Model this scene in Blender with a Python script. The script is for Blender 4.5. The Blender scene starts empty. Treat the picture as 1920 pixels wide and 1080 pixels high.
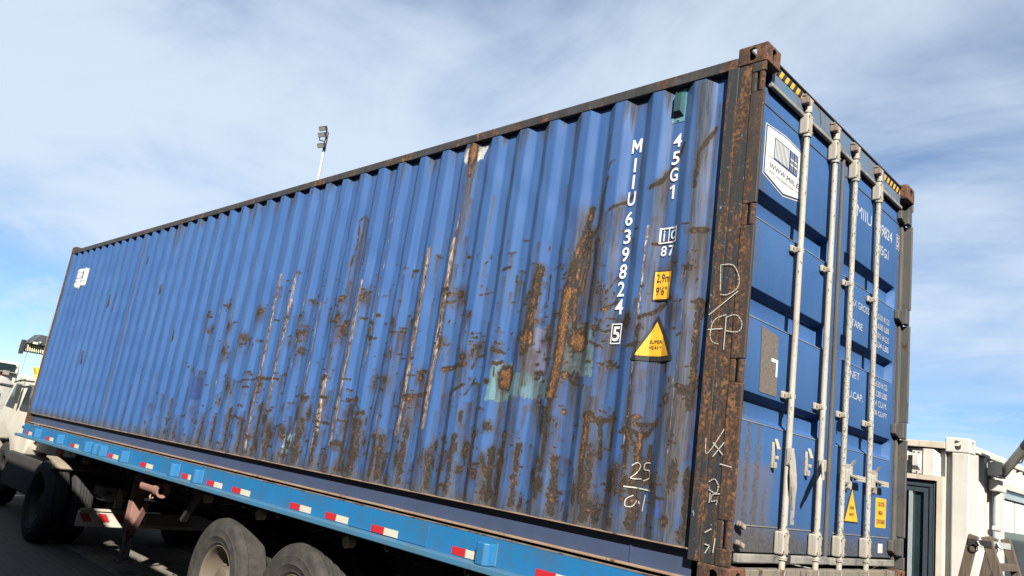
import bpy, bmesh, math, random
import numpy as np
from mathutils import Vector, Matrix

random.seed(7)
rng = np.random.default_rng(11)
C = bpy.context.scene.collection
SC = bpy.context.scene
G = 1.47                       # height of the container floor line above the ground; all numbers below are
                               # in the container frame (x along its length, door end at x = 0, z = 0 at its feet)

# ------------------------------------------------------------------ camera
cam = bpy.data.cameras.new('camera')
cam_o = bpy.data.objects.new('camera', cam); C.objects.link(cam_o)
cam.sensor_width = 36.0
cam.lens = 1439.4 / 1920 * 36.0
cam.clip_start = 0.05; cam.clip_end = 4000
RR = ((0.71327703, 0.68697508, 0.13892848), (0.05665958, -0.25408812, 0.96552003), (0.69858827, -0.68081163, -0.22015894))
mw = Matrix(((RR[0][0], RR[1][0], RR[2][0], 1.8642), (RR[0][1], RR[1][1], RR[2][1], -3.4950),
             (RR[0][2], RR[1][2], RR[2][2], 0.4552 + G), (0, 0, 0, 1)))
cam_o.matrix_world = mw
SC.camera = cam_o

# ------------------------------------------------------------------ light
SUN = Vector((1.0, -0.85, 0.90)).normalized()
elev = math.asin(SUN.z); azim = math.atan2(SUN.x, SUN.y)
sl = bpy.data.lights.new('sun', 'SUN'); sl.energy = 5.0; sl.angle = math.radians(0.5); sl.color = (1.0, 0.945, 0.86)
so = bpy.data.objects.new('sun', sl); C.objects.link(so)
so.location = (20, -20, 30)
so.rotation_euler = SUN.to_track_quat('Z', 'Y').to_euler()
SC.view_settings.view_transform = 'Standard'
SC.view_settings.look = 'None'
SC.view_settings.exposure = 1.50
SC.view_settings.gamma = 1.0
SC.view_settings.use_curve_mapping = False


class NT:
    """small node-tree helper"""
    def __init__(self, tree):
        self.t = tree; tree.nodes.clear()
    def put(self, sock, v):
        if isinstance(v, bpy.types.NodeSocket): self.t.links.new(v, sock)
        elif v is not None:
            if hasattr(sock, 'default_value'):
                try: sock.default_value = v
                except Exception:
                    sock.default_value = (*v, 1.0) if len(v) == 3 else v
    def node(self, typ, ins=None, **props):
        n = self.t.nodes.new(typ)
        for k, v in props.items(): setattr(n, k, v)
        for k, v in (ins or {}).items(): self.put(n.inputs[k], v)
        return n
    def math(self, op, a, b=None, c=None, clamp=False):
        n = self.node('ShaderNodeMath', {0: a, 1: b, 2: c}, operation=op); n.use_clamp = clamp
        return n.outputs[0]
    def mix(self, f, a, b, blend='MIX'):
        n = self.t.nodes.new('ShaderNodeMix'); n.data_type = 'RGBA'; n.blend_type = blend; n.clamp_factor = True
        self.put(n.inputs[0], f); self.put(n.inputs[6], a if isinstance(a, bpy.types.NodeSocket) else (*a, 1.0) if len(a) == 3 else a)
        self.put(n.inputs[7], b if isinstance(b, bpy.types.NodeSocket) else (*b, 1.0) if len(b) == 3 else b)
        return n.outputs[2]
    def noise(self, vec, scale, detail=4, rough=0.55, dist=0.0):
        n = self.node('ShaderNodeTexNoise', {'Vector': vec, 'Scale': scale, 'Detail': detail, 'Roughness': rough, 'Distortion': dist})
        return n.outputs[0]
    def mapv(self, vec, scale=(1, 1, 1), loc=(0, 0, 0), rot=(0, 0, 0)):
        return self.node('ShaderNodeMapping', {'Vector': vec, 'Scale': scale, 'Location': loc, 'Rotation': rot}).outputs[0]
    def step(self, v, lo, hi, out0=0.0, out1=1.0):
        n = self.node('ShaderNodeMapRange', {'Value': v, 'From Min': lo, 'From Max': hi, 'To Min': out0, 'To Max': out1}, interpolation_type='SMOOTHSTEP')
        return n.outputs[0]


# ------------------------------------------------------------------ sky
world = bpy.data.worlds.new('World'); SC.world = world; world.use_nodes = True
w = NT(world.node_tree)
sky = w.node('ShaderNodeTexSky', sky_type='NISHITA')
sky.sun_disc = False; sky.sun_elevation = elev; sky.sun_rotation = azim
sky.air_density = 0.8; sky.dust_density = 0.0; sky.ozone_density = 1.6; sky.altitude = 50
geo = w.node('ShaderNodeTexCoord')
dirv = geo.outputs['Generated']
sep = w.node('ShaderNodeSeparateXYZ', {0: dirv})
dz = sep.outputs[2]
den = w.math('ADD', w.math('MAXIMUM', dz, 0.0), 0.16)
px_ = w.math('DIVIDE', sep.outputs[0], den); py_ = w.math('DIVIDE', sep.outputs[1], den)
cv = w.node('ShaderNodeCombineXYZ', {0: px_, 1: py_, 2: 0.0}).outputs[0]
cva = w.mapv(cv, scale=(0.75, 1.0, 1.0), rot=(0, 0, math.radians(38)), loc=(0.35, 0.9, 0))
n1 = w.noise(cva, 0.85, 7, 0.55, 0.5)
n2 = w.noise(w.mapv(cv, scale=(0.9, 1.35, 1.0), rot=(0, 0, math.radians(24)), loc=(3.0, 0.4, 0)), 1.6, 6, 0.6, 0.8)
cl = w.math('ADD', w.math('MULTIPLY', n1, 0.72), w.math('MULTIPLY', n2, 0.28))
low = w.step(w.math('ADD', dz, w.math('MULTIPLY', w.math('SUBTRACT', n1, 0.5), 0.20)), 0.10, 0.20)
dens = w.math('MULTIPLY', w.step(cl, 0.30, 0.58), low, clamp=True)
band = w.math('MULTIPLY', w.step(n2, 0.46, 0.68), w.math('MULTIPLY', w.step(dz, 0.02, 0.06), 0.55), clamp=True)
dens = w.math('MAXIMUM', dens, band)
bg1 = w.node('ShaderNodeBackground', {'Color': w.mix(1.0, sky.outputs[0], w.mix(w.step(dz, 0.0, 0.45), (0.60, 0.74, 0.88), (0.98, 1.08, 1.16)), 'MULTIPLY'), 'Strength': 0.050})
bg2 = w.node('ShaderNodeBackground', {'Color': (0.575, 0.665, 0.765, 1), 'Strength': 0.46})
mixs = w.node('ShaderNodeMixShader', {0: w.math('MULTIPLY', dens, 0.86), 1: bg1.outputs[0], 2: bg2.outputs[0]})
out = w.node('ShaderNodeOutputWorld', {0: mixs.outputs[0]})

# ------------------------------------------------------------------ object helpers
ORG = {}

def tag(o, label=None, cat=None, group=None, kind=None):
    if label: o['label'] = label
    if cat: o['category'] = cat
    if group: o['group'] = group
    if kind: o['kind'] = kind
    return o

def thing(name, label, cat, at, group=None, rotz=0.0):
    o = bpy.data.objects.new(name, None); C.objects.link(o)
    o.empty_display_size = 0.2
    o.location = (at[0], at[1], at[2] + G); o.rotation_euler = (0, 0, rotz)
    ORG[o] = Vector(at)
    return tag(o, label, cat, group)

class MB:
    """collects shapes in the container frame, then links them as ONE mesh object"""
    def __init__(self): self.v = []; self.f = []
    def add(self, vs, fs):
        b = len(self.v); self.v += [tuple(x) for x in vs]; self.f += [tuple(i + b for i in f) for f in fs]; return self
    def box(self, x0, x1, y0, y1, z0, z1):
        if x0 > x1: x0, x1 = x1, x0
        if y0 > y1: y0, y1 = y1, y0
        if z0 > z1: z0, z1 = z1, z0
        vs = [(x0, y0, z0), (x1, y0, z0), (x1, y1, z0), (x0, y1, z0), (x0, y0, z1), (x1, y0, z1), (x1, y1, z1), (x0, y1, z1)]
        return self.add(vs, [(3, 2, 1, 0), (4, 5, 6, 7), (0, 1, 5, 4), (1, 2, 6, 5), (2, 3, 7, 6), (3, 0, 4, 7)])
    def obox(self, c, ax, ay, az):
        c, ax, ay, az = Vector(c), Vector(ax), Vector(ay), Vector(az)
        vs = [c + sx * ax + sy * ay + sz * az for sz in (-1, 1) for sx, sy in ((-1, -1), (1, -1), (1, 1), (-1, 1))]
        return self.add(vs, [(3, 2, 1, 0), (4, 5, 6, 7), (0, 1, 5, 4), (1, 2, 6, 5), (2, 3, 7, 6), (3, 0, 4, 7)])
    def cyl(self, p0, p1, r0, r1=None, n=14, cap=True):
        r1 = r0 if r1 is None else r1
        p0, p1 = Vector(p0), Vector(p1); d = (p1 - p0).normalized()
        a = d.orthogonal().normalized(); b = d.cross(a)
        vs = []
        for p, r in ((p0, r0), (p1, r1)):
            vs += [p + r * (math.cos(2 * math.pi * i / n) * a + math.sin(2 * math.pi * i / n) * b) for i in range(n)]
        fs = [(i, (i + 1) % n, n + (i + 1) % n, n + i) for i in range(n)]
        if cap: fs += [tuple(range(n - 1, -1, -1)), tuple(range(n, 2 * n))]
        return self.add(vs, fs)
    def tube(self, pts, r, n=8):
        pts = [Vector(p) for p in pts]; rings = []
        prev = None
        for i, p in enumerate(pts):
            d = (pts[min(i + 1, len(pts) - 1)] - pts[max(i - 1, 0)]).normalized()
            a = d.orthogonal().normalized() if prev is None else (prev - d * prev.dot(d)).normalized()
            prev = a; b = d.cross(a)
            rings.append([p + r * (math.cos(2 * math.pi * k / n) * a + math.sin(2 * math.pi * k / n) * b) for k in range(n)])
        vs = [q for ring in rings for q in ring]; fs = []
        for i in range(len(pts) - 1):
            for k in range(n):
                fs.append((i * n + k, i * n + (k + 1) % n, (i + 1) * n + (k + 1) % n, (i + 1) * n + k))
        fs += [tuple(range(n - 1, -1, -1)), tuple(range(len(vs) - n, len(vs)))]
        return self.add(vs, fs)
    def prism(self, poly, axis, a, b):
        """poly: 2-D outline; axis 'y' -> (x,z), 'x' -> (y,z), 'z' -> (x,y)"""
        def mk(p, t):
            return {'y': (p[0], t, p[1]), 'x': (t, p[0], p[1]), 'z': (p[0], p[1], t)}[axis]
        n = len(poly); vs = [mk(p, a) for p in poly] + [mk(p, b) for p in poly]
        return self.add(vs, [tuple(range(n)), tuple(range(2 * n - 1, n - 1, -1))] + [(i, n + i, n + (i + 1) % n, (i + 1) % n) for i in range(n)])
    def lathe(self, prof, c, axis='y', n=48):
        """prof: list of (along, radius)"""
        vs = []; m = len(prof)
        for k in range(n):
            t = 2 * math.pi * k / n; s, q = math.sin(t), math.cos(t)
            for a, r in prof:
                vs.append({'y': (c[0] + r * q, c[1] + a, c[2] + r * s), 'x': (c[0] + a, c[1] + r * q, c[2] + r * s), 'z': (c[0] + r * q, c[1] + r * s, c[2] + a)}[axis])
        fs = [(k * m + i, k * m + i + 1, ((k + 1) % n) * m + i + 1, ((k + 1) % n) * m + i) for k in range(n) for i in range(m - 1)]
        return self.add(vs, fs)
    def build(self, name, mat, parent=None, smooth=None, bevel=0.0, seg=2, weld=True):
        bm = bmesh.new()
        vs = [bm.verts.new(p) for p in self.v]
        for f in self.f:
            try: bm.faces.new([vs[i] for i in f])
            except ValueError: pass
        bmesh.ops.recalc_face_normals(bm, faces=bm.faces)
        if bevel > 0:
            es = [e for e in bm.edges if len(e.link_faces) == 2 and e.calc_face_angle(0) > 0.6]
            bmesh.ops.bevel(bm, geom=es, offset=bevel, segments=seg, affect='EDGES', profile=0.5, clamp_overlap=True)
        return link(name, bm, mat, parent, smooth)

def link(name, bm, mat, parent=None, smooth=None, center=True):
    me = bpy.data.meshes.new(name)
    co = [v.co for v in bm.verts]
    if center and co:
        lo = Vector((min(c.x for c in co), min(c.y for c in co), min(c.z for c in co)))
        hi = Vector((max(c.x for c in co), max(c.y for c in co), max(c.z for c in co)))
        c = (lo + hi) / 2
        if parent is None: c.z = lo.z
    else: c = Vector((0, 0, 0))
    for v in bm.verts: v.co -= c
    if smooth is not None:
        for f in bm.faces: f.smooth = True
        for e in bm.edges:
            if len(e.link_faces) == 2 and e.calc_face_angle(0) > math.radians(smooth): e.smooth = False
    bm.to_mesh(me); bm.free()
    return put(name, me, mat, parent, c)

def put(name, me, mat, parent, c):
    o = bpy.data.objects.new(name, me); C.objects.link(o)
    c = Vector(c); ORG[o] = c
    if mat is not None and not me.materials: me.materials.append(mat)
    if parent is None: o.location = c + Vector((0, 0, G))
    else:
        o.parent = parent; o.location = c - ORG[parent]
    return o

def clone(o, parent=None, d=Vector((0, 0, 0)), scale=None):
    """a copy of a part (and of its own children), moved by d inside its parent"""
    c = o.copy(); C.objects.link(c)
    c.parent = parent if parent is not None else o.parent
    c.location = Vector(o.location) + Vector(d)
    if scale: c.scale = scale
    ORG[c] = ORG[o] + Vector(d)
    for ch in list(o.children):
        k = ch.copy(); C.objects.link(k); k.parent = c
        ORG[k] = ORG[ch] + Vector(d)
        for g in list(ch.children):
            q = g.copy(); C.objects.link(q); q.parent = k
    return c

# ------------------------------------------------------------------ materials
def principled(m, n, col, rough=0.5, metal=0.0, bump=None, bstr=0.3, bdist=0.002, spec=0.5):
    b = n.node('ShaderNodeBsdfPrincipled', {'Base Color': col if isinstance(col, bpy.types.NodeSocket) else (*col, 1.0), 'Roughness': rough, 'Metallic': metal, 'Specular IOR Level': spec})
    if bump is not None:
        bn = n.node('ShaderNodeBump', {'Height': bump, 'Strength': bstr, 'Distance': bdist})
        n.put(b.inputs['Normal'], bn.outputs[0])
    n.node('ShaderNodeOutputMaterial', {0: b.outputs[0]})
    return b

def base_mat(name):
    m = bpy.data.materials.new(name); m.use_nodes = True
    return m, NT(m.node_tree)

RUST_D, RUST_M, RUST_L = (0.018, 0.011, 0.007), (0.058, 0.027, 0.013), (0.155, 0.072, 0.028)

def rust_colour(n, vec, s=1.0):
    a = n.noise(vec, 28 * s, 6, 0.65); b = n.noise(vec, 7 * s, 4, 0.6)
    c = n.mix(n.step(a, 0.36, 0.64), RUST_D, RUST_M)
    return n.mix(n.math('MULTIPLY', n.step(n.math('ADD', n.math('MULTIPLY', a, 0.5), n.math('MULTIPLY', b, 0.5)), 0.50, 0.66), 0.8), c, RUST_L)

def mat_worn(name, col, col2=None, grime=(0.05, 0.047, 0.04), g_amt=0.35, rust=0.0, streak=True, rough=0.45, spot=40.0, scale=1.0, rust_vert=0.35, bstr=0.25, spec=0.5, chip=None, chip_t=.62):
    """painted steel: tone variation, vertical grime runs, rust patches"""
    m, n = base_mat(name)
    tc = n.node('ShaderNodeTexCoord').outputs['Object']
    col2 = col2 or tuple(c * 0.72 for c in col)
    big = n.noise(tc, 3.0 * scale, 4, 0.6)
    c = n.mix(n.step(big, 0.3, 0.7), col, col2)
    sv = n.mapv(tc, scale=(1, 1, 0.05) if streak else (1, 1, 1))
    st = n.noise(sv, 26 * scale, 5, 0.6)
    fine = n.noise(tc, spot * 2.2 * scale, 5, 0.7)
    gm = n.step(n.math('ADD', n.math('MULTIPLY', st, 0.65), n.math('MULTIPLY', big, 0.35)), 0.62 - 0.3 * g_amt, 0.80 - 0.15 * g_amt)
    c = n.mix(n.math('MULTIPLY', gm, min(1.0, 0.35 + g_amt)), c, grime)
    rg = rough
    if chip:
        ch = n.step(n.noise(n.mapv(tc, scale=(1, 1, 0.6), loc=(5, 3, 1)), spot * scale, 5, 0.7), chip_t, chip_t + .04)
        c = n.mix(ch, c, chip)
    if rust > 0:
        rv = n.mapv(tc, scale=(1, 1, rust_vert), loc=(2.3, 1.1, 0.4))
        r1 = n.noise(rv, 8 * scale, 6, 0.68); r2 = n.noise(rv, 38 * scale, 4, 0.6)
        rr = n.math('ADD', n.math('MULTIPLY', r1, 0.75), n.math('MULTIPLY', r2, 0.25))
        rm = n.step(rr, 0.68 - 0.34 * rust, 0.73 - 0.34 * rust)
        c = n.mix(rm, c, rust_colour(n, tc, scale))
        rg = n.math('ADD', n.math('MULTIPLY', rm, 0.4), rough)
    principled(m, n, c, rg, 0.0, fine, bstr, 0.002, spec)
    return m

def mat_plain(name, col, rough=0.5, metal=0.0, var=0.15, nscale=25.0, spec=0.5, bstr=0.15):
    m, n = base_mat(name)
    tc = n.node('ShaderNodeTexCoord').outputs['Object']
    a = n.noise(tc, nscale, 5, 0.65)
    c = n.mix(n.step(a, 0.3, 0.7), tuple(x * (1 - var) for x in col), tuple(min(1, x * (1 + var)) for x in col))
    principled(m, n, c, rough, metal, a, bstr, 0.001, spec)
    return m

def mat_print(name, col, wear=0.0, under=(0.05, 0.11, 0.30), rough=0.55):
    """flat print or sticker, a little worn"""
    m, n = base_mat(name)
    tc = n.node('ShaderNodeTexCoord').outputs['Object']
    a = n.noise(n.mapv(tc, loc=(3.7, 1.3, 2.9)), 190, 5, 0.75); b = n.noise(tc, 9, 3, 0.6)
    c = n.mix(n.step(b, 0.3, 0.75), col, tuple(x * 0.86 for x in col))
    if wear > 0: c = n.mix(n.step(a, 0.70 - 0.16 * wear, 0.74 - 0.16 * wear), c, under)
    principled(m, n, c, rough, 0, None)
    return m

M = {}
M['door'] = mat_worn('door_paint', (0.038, 0.092, 0.225), (0.032, 0.078, 0.19), grime=(0.045, 0.06, 0.09), g_amt=0.12, rust=0.06, rough=0.42)
def mat_door():
    m, n = base_mat('door_paint')
    tc = n.node('ShaderNodeTexCoord', object=ROOT).outputs['Object']
    sp = n.node('ShaderNodeSeparateXYZ', {0: tc})
    y = n.math('ADD', sp.outputs[1], 1.219); z = sp.outputs[2]
    big = n.noise(tc, 2.2, 5, 0.6); med = n.noise(tc, 14, 5, 0.62); fine = n.noise(tc, 70, 5, 0.68)
    st = n.noise(n.mapv(tc, scale=(1, 1, 0.045)), 24, 5, 0.62)
    c = n.mix(n.step(big, 0.3, 0.7), (0.022, 0.066, 0.170), (0.029, 0.078, 0.186))
    c = n.mix(n.math('MULTIPLY', n.step(st, 0.42, 0.72), 0.35), c, (0.040, 0.078, 0.175))
    ny = n.math('ADD', y, n.math('MULTIPLY', n.math('SUBTRACT', med, 0.5), 0.10)); nz = n.math('ADD', z, n.math('MULTIPLY', n.math('SUBTRACT', med, 0.5), 0.06))
    fade = n.math('MULTIPLY', n.step(ny, 0.56, 0.49), n.step(nz, 0.66, 0.60))
    fade = n.math('MAXIMUM', fade, n.math('MULTIPLY', n.math('MULTIPLY', n.step(y, 1.05, 0.7), n.step(nz, 0.34, 0.30)), 0.8))
    c = n.mix(n.math('MULTIPLY', fade, 0.85), c, (0.068, 0.080, 0.125))
    def runs(y0, wd, z0, z1, amt):
        b = n.math('SUBTRACT', 1.0, n.math('DIVIDE', n.math('ABSOLUTE', n.math('SUBTRACT', ny, y0)), wd), clamp=True)
        return n.math('MULTIPLY', n.math('MULTIPLY', n.step(b, 0.1, 0.7), n.step(nz, z0 - .05, z0 + .05)), n.math('MULTIPLY', n.step(nz, z1 + .05, z1 - .05), amt))
    d = None
    for a in ((0.24, .05, .15, .95, .75), (0.345, .05, .15, .86, .7), (0.45, .03, .12, .5, .6), (.18, .06, 1.6, 2.35, .5), (.14, .08, .1, 2.7, .5), (1.22, .05, .1, 2.7, .5), (1.28, .05, .1, 2.7, .6), (2.36, .07, .1, 2.7, .7), (2.0, .02, 2.2, 2.7, .4), (.86, .02, .6, .85, .5)):
        r_ = n.math('MULTIPLY', runs(*a), n.step(st, 0.28, 0.60)); d = r_ if d is None else n.math('MAXIMUM', d, r_)
    foot = n.math('MULTIPLY', n.step(n.math('ADD', z, n.math('MULTIPLY', st, -0.25)), 0.26, 0.10), 0.75)
    d = n.math('MAXIMUM', d, foot)
    c = n.mix(d, c, n.mix(n.step(fine, .4, .6), (0.040, 0.036, 0.030), (0.080, 0.066, 0.048)))
    sp_ = n.step(n.math('ADD', n.math('MULTIPLY', med, 0.6), n.math('MULTIPLY', fine, 0.4)), 0.655, 0.70)
    c = n.mix(n.math('MULTIPLY', sp_, .8), c, (0.035, 0.022, 0.014))
    ws = n.step(n.noise(n.mapv(tc, scale=(1, 1, .25), loc=(3, 2, 1)), 60, 4, .7), 0.70, 0.73)
    c = n.mix(n.math('MULTIPLY', ws, .5), c, (0.14, 0.20, 0.29))
    principled(m, n, c, n.math('ADD', 0.62, n.math('MULTIPLY', d, .25)), 0, n.math('ADD', n.math('MULTIPLY', big, 2.0), n.math('MULTIPLY', fine, .2)), 0.35, 0.006, 0.2)
    return m
M['header'] = mat_worn('header_paint', (0.052, 0.105, 0.17), (0.085, 0.10, 0.13), grime=(0.05, 0.05, 0.045), g_amt=0.4, rust=0.28, rough=0.5)
M['top_rail'] = mat_worn('top_rail_paint', (0.034, 0.037, 0.038), (0.024, 0.022, 0.020), grime=(0.015, 0.014, 0.013), g_amt=0.7, rust=0.50, rough=0.6, spot=60, rust_vert=.6)
M['bottom_rail'] = mat_worn('bottom_rail_paint', (0.036, 0.052, 0.098), (0.030, 0.043, 0.082), grime=(0.045, 0.047, 0.052), g_amt=0.4, rust=0.14, rough=0.5)
M['rail_lip'] = mat_worn('rail_lip_rust', (0.215, 0.150, 0.10), (0.165, 0.105, 0.065), grime=(0.07, 0.04, 0.023), g_amt=0.35, rust=0.30, rough=0.8, streak=False)
M['post'] = mat_worn('post_paint', (0.010, 0.014, 0.019), (0.017, 0.017, 0.016), grime=(0.008, 0.008, 0.0075), g_amt=0.5, rust=0.61, rough=0.65, spot=20, scale=1.9, rust_vert=0.12, bstr=0.5, chip=(0.16, 0.19, 0.21))
M['post_rust'] = mat_worn('post_rust_edge', (0.030, 0.020, 0.014), (0.016, 0.014, 0.012), grime=(0.010, 0.009, 0.008), g_amt=0.5, rust=0.62, rough=0.7, spot=20, scale=2.2, rust_vert=0.06, bstr=0.6)
M['front_post'] = mat_worn('front_post_rust', (0.062, 0.038, 0.023), (0.032, 0.024, 0.018), grime=(0.02, 0.017, 0.015), g_amt=0.4, rust=0.6, rough=0.75, rust_vert=0.15)
M['casting'] = mat_worn('casting_rust', (0.098, 0.040, 0.019), (0.058, 0.026, 0.014), grime=(0.024, 0.016, 0.011), g_amt=0.4, rust=0.75, rough=0.85, spot=45, rust_vert=0.5, bstr=0.7)
M['rod'] = mat_worn('rod_galvanised', (0.285, 0.265, 0.222), (0.225, 0.208, 0.175), grime=(0.11, 0.092, 0.072), g_amt=0.40, rust=0.16, rough=0.6, spot=55, chip=(0.06, 0.05, 0.04), spec=.3, chip_t=.59)
M['rod_speck'] = mat_worn('rod_speckled', (0.265, 0.25, 0.212), (0.215, 0.202, 0.172), grime=(0.09, 0.08, 0.065), g_amt=0.40, rust=0.14, rough=0.6, spot=110, chip=(0.045, 0.04, 0.033), spec=.3, chip_t=.55)
M['cam_steel'] = mat_worn('cam_steel', (0.30, 0.25, 0.20), (0.12, 0.09, 0.075), grime=(0.04, 0.03, 0.025), g_amt=0.5, rust=0.35, rough=0.6)
M['gasket'] = mat_worn('worn_gasket', (0.20, 0.19, 0.165), (0.11, 0.105, 0.095), grime=(0.035, 0.033, 0.03), g_amt=0.5, rust=0.0, rough=0.8, streak=False)
M['gasket_dark'] = mat_worn('dark_gasket', (0.045, 0.043, 0.040), (0.075, 0.068, 0.058), grime=(0.015, 0.014, 0.013), g_amt=0.5, rust=0.12, rough=0.8)
M['sill'] = mat_worn('sill_paint', (0.15, 0.125, 0.085), (0.075, 0.082, 0.085), grime=(0.19, 0.14, 0.085), g_amt=0.6, rust=0.42, rough=0.75)
M['hinge'] = mat_worn('hinge_steel', (0.036, 0.036, 0.036), (0.055, 0.050, 0.042), grime=(0.018, 0.017, 0.015), g_amt=0.5, rust=0.35, rough=0.65)
M['trailer'] = mat_worn('trailer_blue', (0.009, 0.108, 0.255), (0.018, 0.092, 0.20), grime=(0.045, 0.080, 0.105), g_amt=0.45, rust=0.14, rough=0.45, scale=1.3, chip=(0.05, 0.07, 0.08), spec=.35)
M['trailer_edge'] = mat_worn('trailer_edge_rust', (0.14, 0.105, 0.075), (0.07, 0.085, 0.10), grime=(0.04, 0.03, 0.025), g_amt=0.5, rust=0.5, rough=0.8, streak=False)
M['trailer_flange'] = mat_worn('trailer_flange_blue', (0.026, 0.115, 0.205), (0.045, 0.105, 0.16), grime=(0.06, 0.07, 0.075), g_amt=0.4, rust=0.22, rough=0.5, streak=False)
M['under'] = mat_plain('underframe_black', (0.020, 0.019, 0.018), 0.8, 0, 0.35, 12)
M['tape_red'] = mat_print('reflector_red', (0.33, 0.015, 0.020), 0.35, (0.25, 0.05, 0.05), 0.35)
M['tape_white'] = mat_print('reflector_white', (0.40, 0.378, 0.30), 0.35, (0.45, 0.42, 0.35), 0.35)
M['lamp'] = mat_plain('dusty_lamp', (0.20, 0.165, 0.125), 0.7, 0, 0.2, 30)
M['hook'] = mat_plain('hook_steel', (0.17, 0.145, 0.125), 0.6, 0, 0.3, 40)
M['primer'] = mat_worn('red_primer', (0.23, 0.115, 0.09), (0.17, 0.09, 0.072), grime=(0.09, 0.06, 0.05), g_amt=0.3, rust=0.15, rough=0.7)
M['white_print'] = mat_print('white_print', (0.48, 0.485, 0.48), 0.28)
M['white_print_worn'] = mat_print('white_print_worn', (0.34, 0.355, 0.375), 0.95, (0.026, 0.078, 0.235))
M['chalk'] = mat_print('chalk', (0.36, 0.35, 0.31), 0.75, (0.10, 0.09, 0.08))
M['sticker_white'] = mat_print('sticker_white', (0.47, 0.47, 0.43), 0.05, (0.6, 0.6, 0.55))
M['navy'] = mat_print('navy_print', (0.020, 0.040, 0.115), 0.12, (0.4, 0.42, 0.45))
M['yellow'] = mat_print('sign_yellow', (0.52, 0.275, 0.018), 0.08, (0.35, 0.2, 0.05))
M['black_print'] = mat_print('black_print', (0.012, 0.012, 0.013), 0.10, (0.10, 0.09, 0.07))
M['vent'] = mat_worn('vent_green', (0.012, 0.058, 0.062), (0.010, 0.040, 0.046), g_amt=0.3, rust=0.05, rough=0.5)
M['vent_plate'] = mat_worn('vent_plate_teal', (0.07, 0.20, 0.24), (0.05, 0.14, 0.17), g_amt=0.4, rust=0.15, rough=0.5)
M['tarred'] = mat_plain('brown_pad', (0.085, 0.072, 0.058), 0.9, 0, 0.25, 60)
M['rim'] = mat_worn('dusty_rim', (0.088, 0.071, 0.049), (0.056, 0.045, 0.032), grime=(0.022, 0.018, 0.014), g_amt=0.4, rust=0.1, rough=0.75, streak=False)
M['truck_white'] = mat_worn('truck_white', (0.42, 0.395, 0.335), (0.36, 0.33, 0.27), grime=(0.30, 0.26, 0.20), g_amt=0.3, rust=0.03, rough=0.4)
M['mud'] = mat_worn('mudguard_beige', (0.235, 0.20, 0.145), (0.17, 0.145, 0.105), grime=(0.06, 0.05, 0.04), g_amt=0.4, rough=0.7)
M['truck_grey'] = mat_worn('truck_grey', (0.20, 0.19, 0.17), (0.14, 0.132, 0.12), grime=(0.08, 0.07, 0.06), g_amt=0.3, rough=0.6)
M['dark_glass'] = mat_plain('dark_glass', (0.012, 0.022, 0.026), 0.06, 0, 0.2, 4, 0.8, 0.0)
M['black_plastic'] = mat_plain('black_plastic', (0.018, 0.018, 0.018), 0.5, 0, 0.3, 30)
M['machine_yellow'] = mat_worn('machine_yellow', (0.72, 0.42, 0.03), (0.6, 0.35, 0.03), g_amt=0.2, rust=0.05)
M['machine_dark'] = mat_plain('machine_dark', (0.028, 0.033, 0.038), 0.6, 0, 0.25, 3)
M['cream'] = mat_plain('cream_paint', (0.62, 0.54, 0.36), 0.6, 0, 0.15, 6)
M['office'] = mat_worn('office_white', (0.41, 0.40, 0.365), (0.365, 0.352, 0.315), grime=(0.24, 0.215, 0.175), g_amt=0.34, rust=0.04, rough=0.5, chip=(0.38, 0.33, 0.27))
M['office_rust'] = mat_worn('office_stained', (0.39, 0.355, 0.29), (0.33, 0.28, 0.21), grime=(0.17, 0.115, 0.07), g_amt=0.4, rust=0.16, rough=0.6)
M['alu_dark'] = mat_plain('grey_aluminium', (0.040, 0.056, 0.068), 0.35, 0.3, 0.1, 8)
M['alu_light'] = mat_plain('light_aluminium', (0.38, 0.42, 0.43), 0.35, 0.5, 0.1, 8)
M['conduit'] = mat_plain('grey_conduit', (0.33, 0.35, 0.34), 0.45, 0.1, 0.12, 20)
M['arm_grey'] = mat_plain('arm_grey', (0.40, 0.40, 0.37), 0.5, 0.1, 0.1, 20)
M['blind'] = mat_plain('blind_fabric', (0.55, 0.54, 0.48), 0.8, 0, 0.08, 6)
M['pole_steel'] = mat_plain('pole_steel', (0.34, 0.35, 0.34), 0.5, 0.2, 0.08, 2)
M['lamp_glass'] = mat_plain('flood_glass', (0.20, 0.21, 0.18), 0.3, 0, 0.1, 6)
M['duct'] = mat_plain('duct_grey', (0.24, 0.235, 0.215), 0.7, 0, 0.12, 6)

# tyre rubber: dusty, the dust breaks up with the surface
def mat_rubber(name, col, dust, amt):
    m, n = base_mat(name)
    tc = n.node('ShaderNodeTexCoord').outputs['Object']
    a = n.noise(tc, 9, 6, 0.65); b = n.noise(tc, 70, 4, 0.6)
    c = n.mix(n.math('MULTIPLY', n.step(a, 0.34, 0.68), amt), col, dust)
    c = n.mix(n.math('MULTIPLY', n.step(b, 0.52, 0.7), 0.35), c, tuple(x * 0.5 for x in col))
    principled(m, n, c, 0.85, 0, b, 0.35, 0.002, 0.3)
    return m
M['rubber'] = mat_rubber('tyre_rubber', (0.018, 0.0175, 0.0165), (0.046, 0.042, 0.035), 0.65)
M['rubber_dark'] = mat_rubber('tyre_rubber_dark', (0.016, 0.016, 0.017), (0.03, 0.03, 0.03), 0.5)

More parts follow.
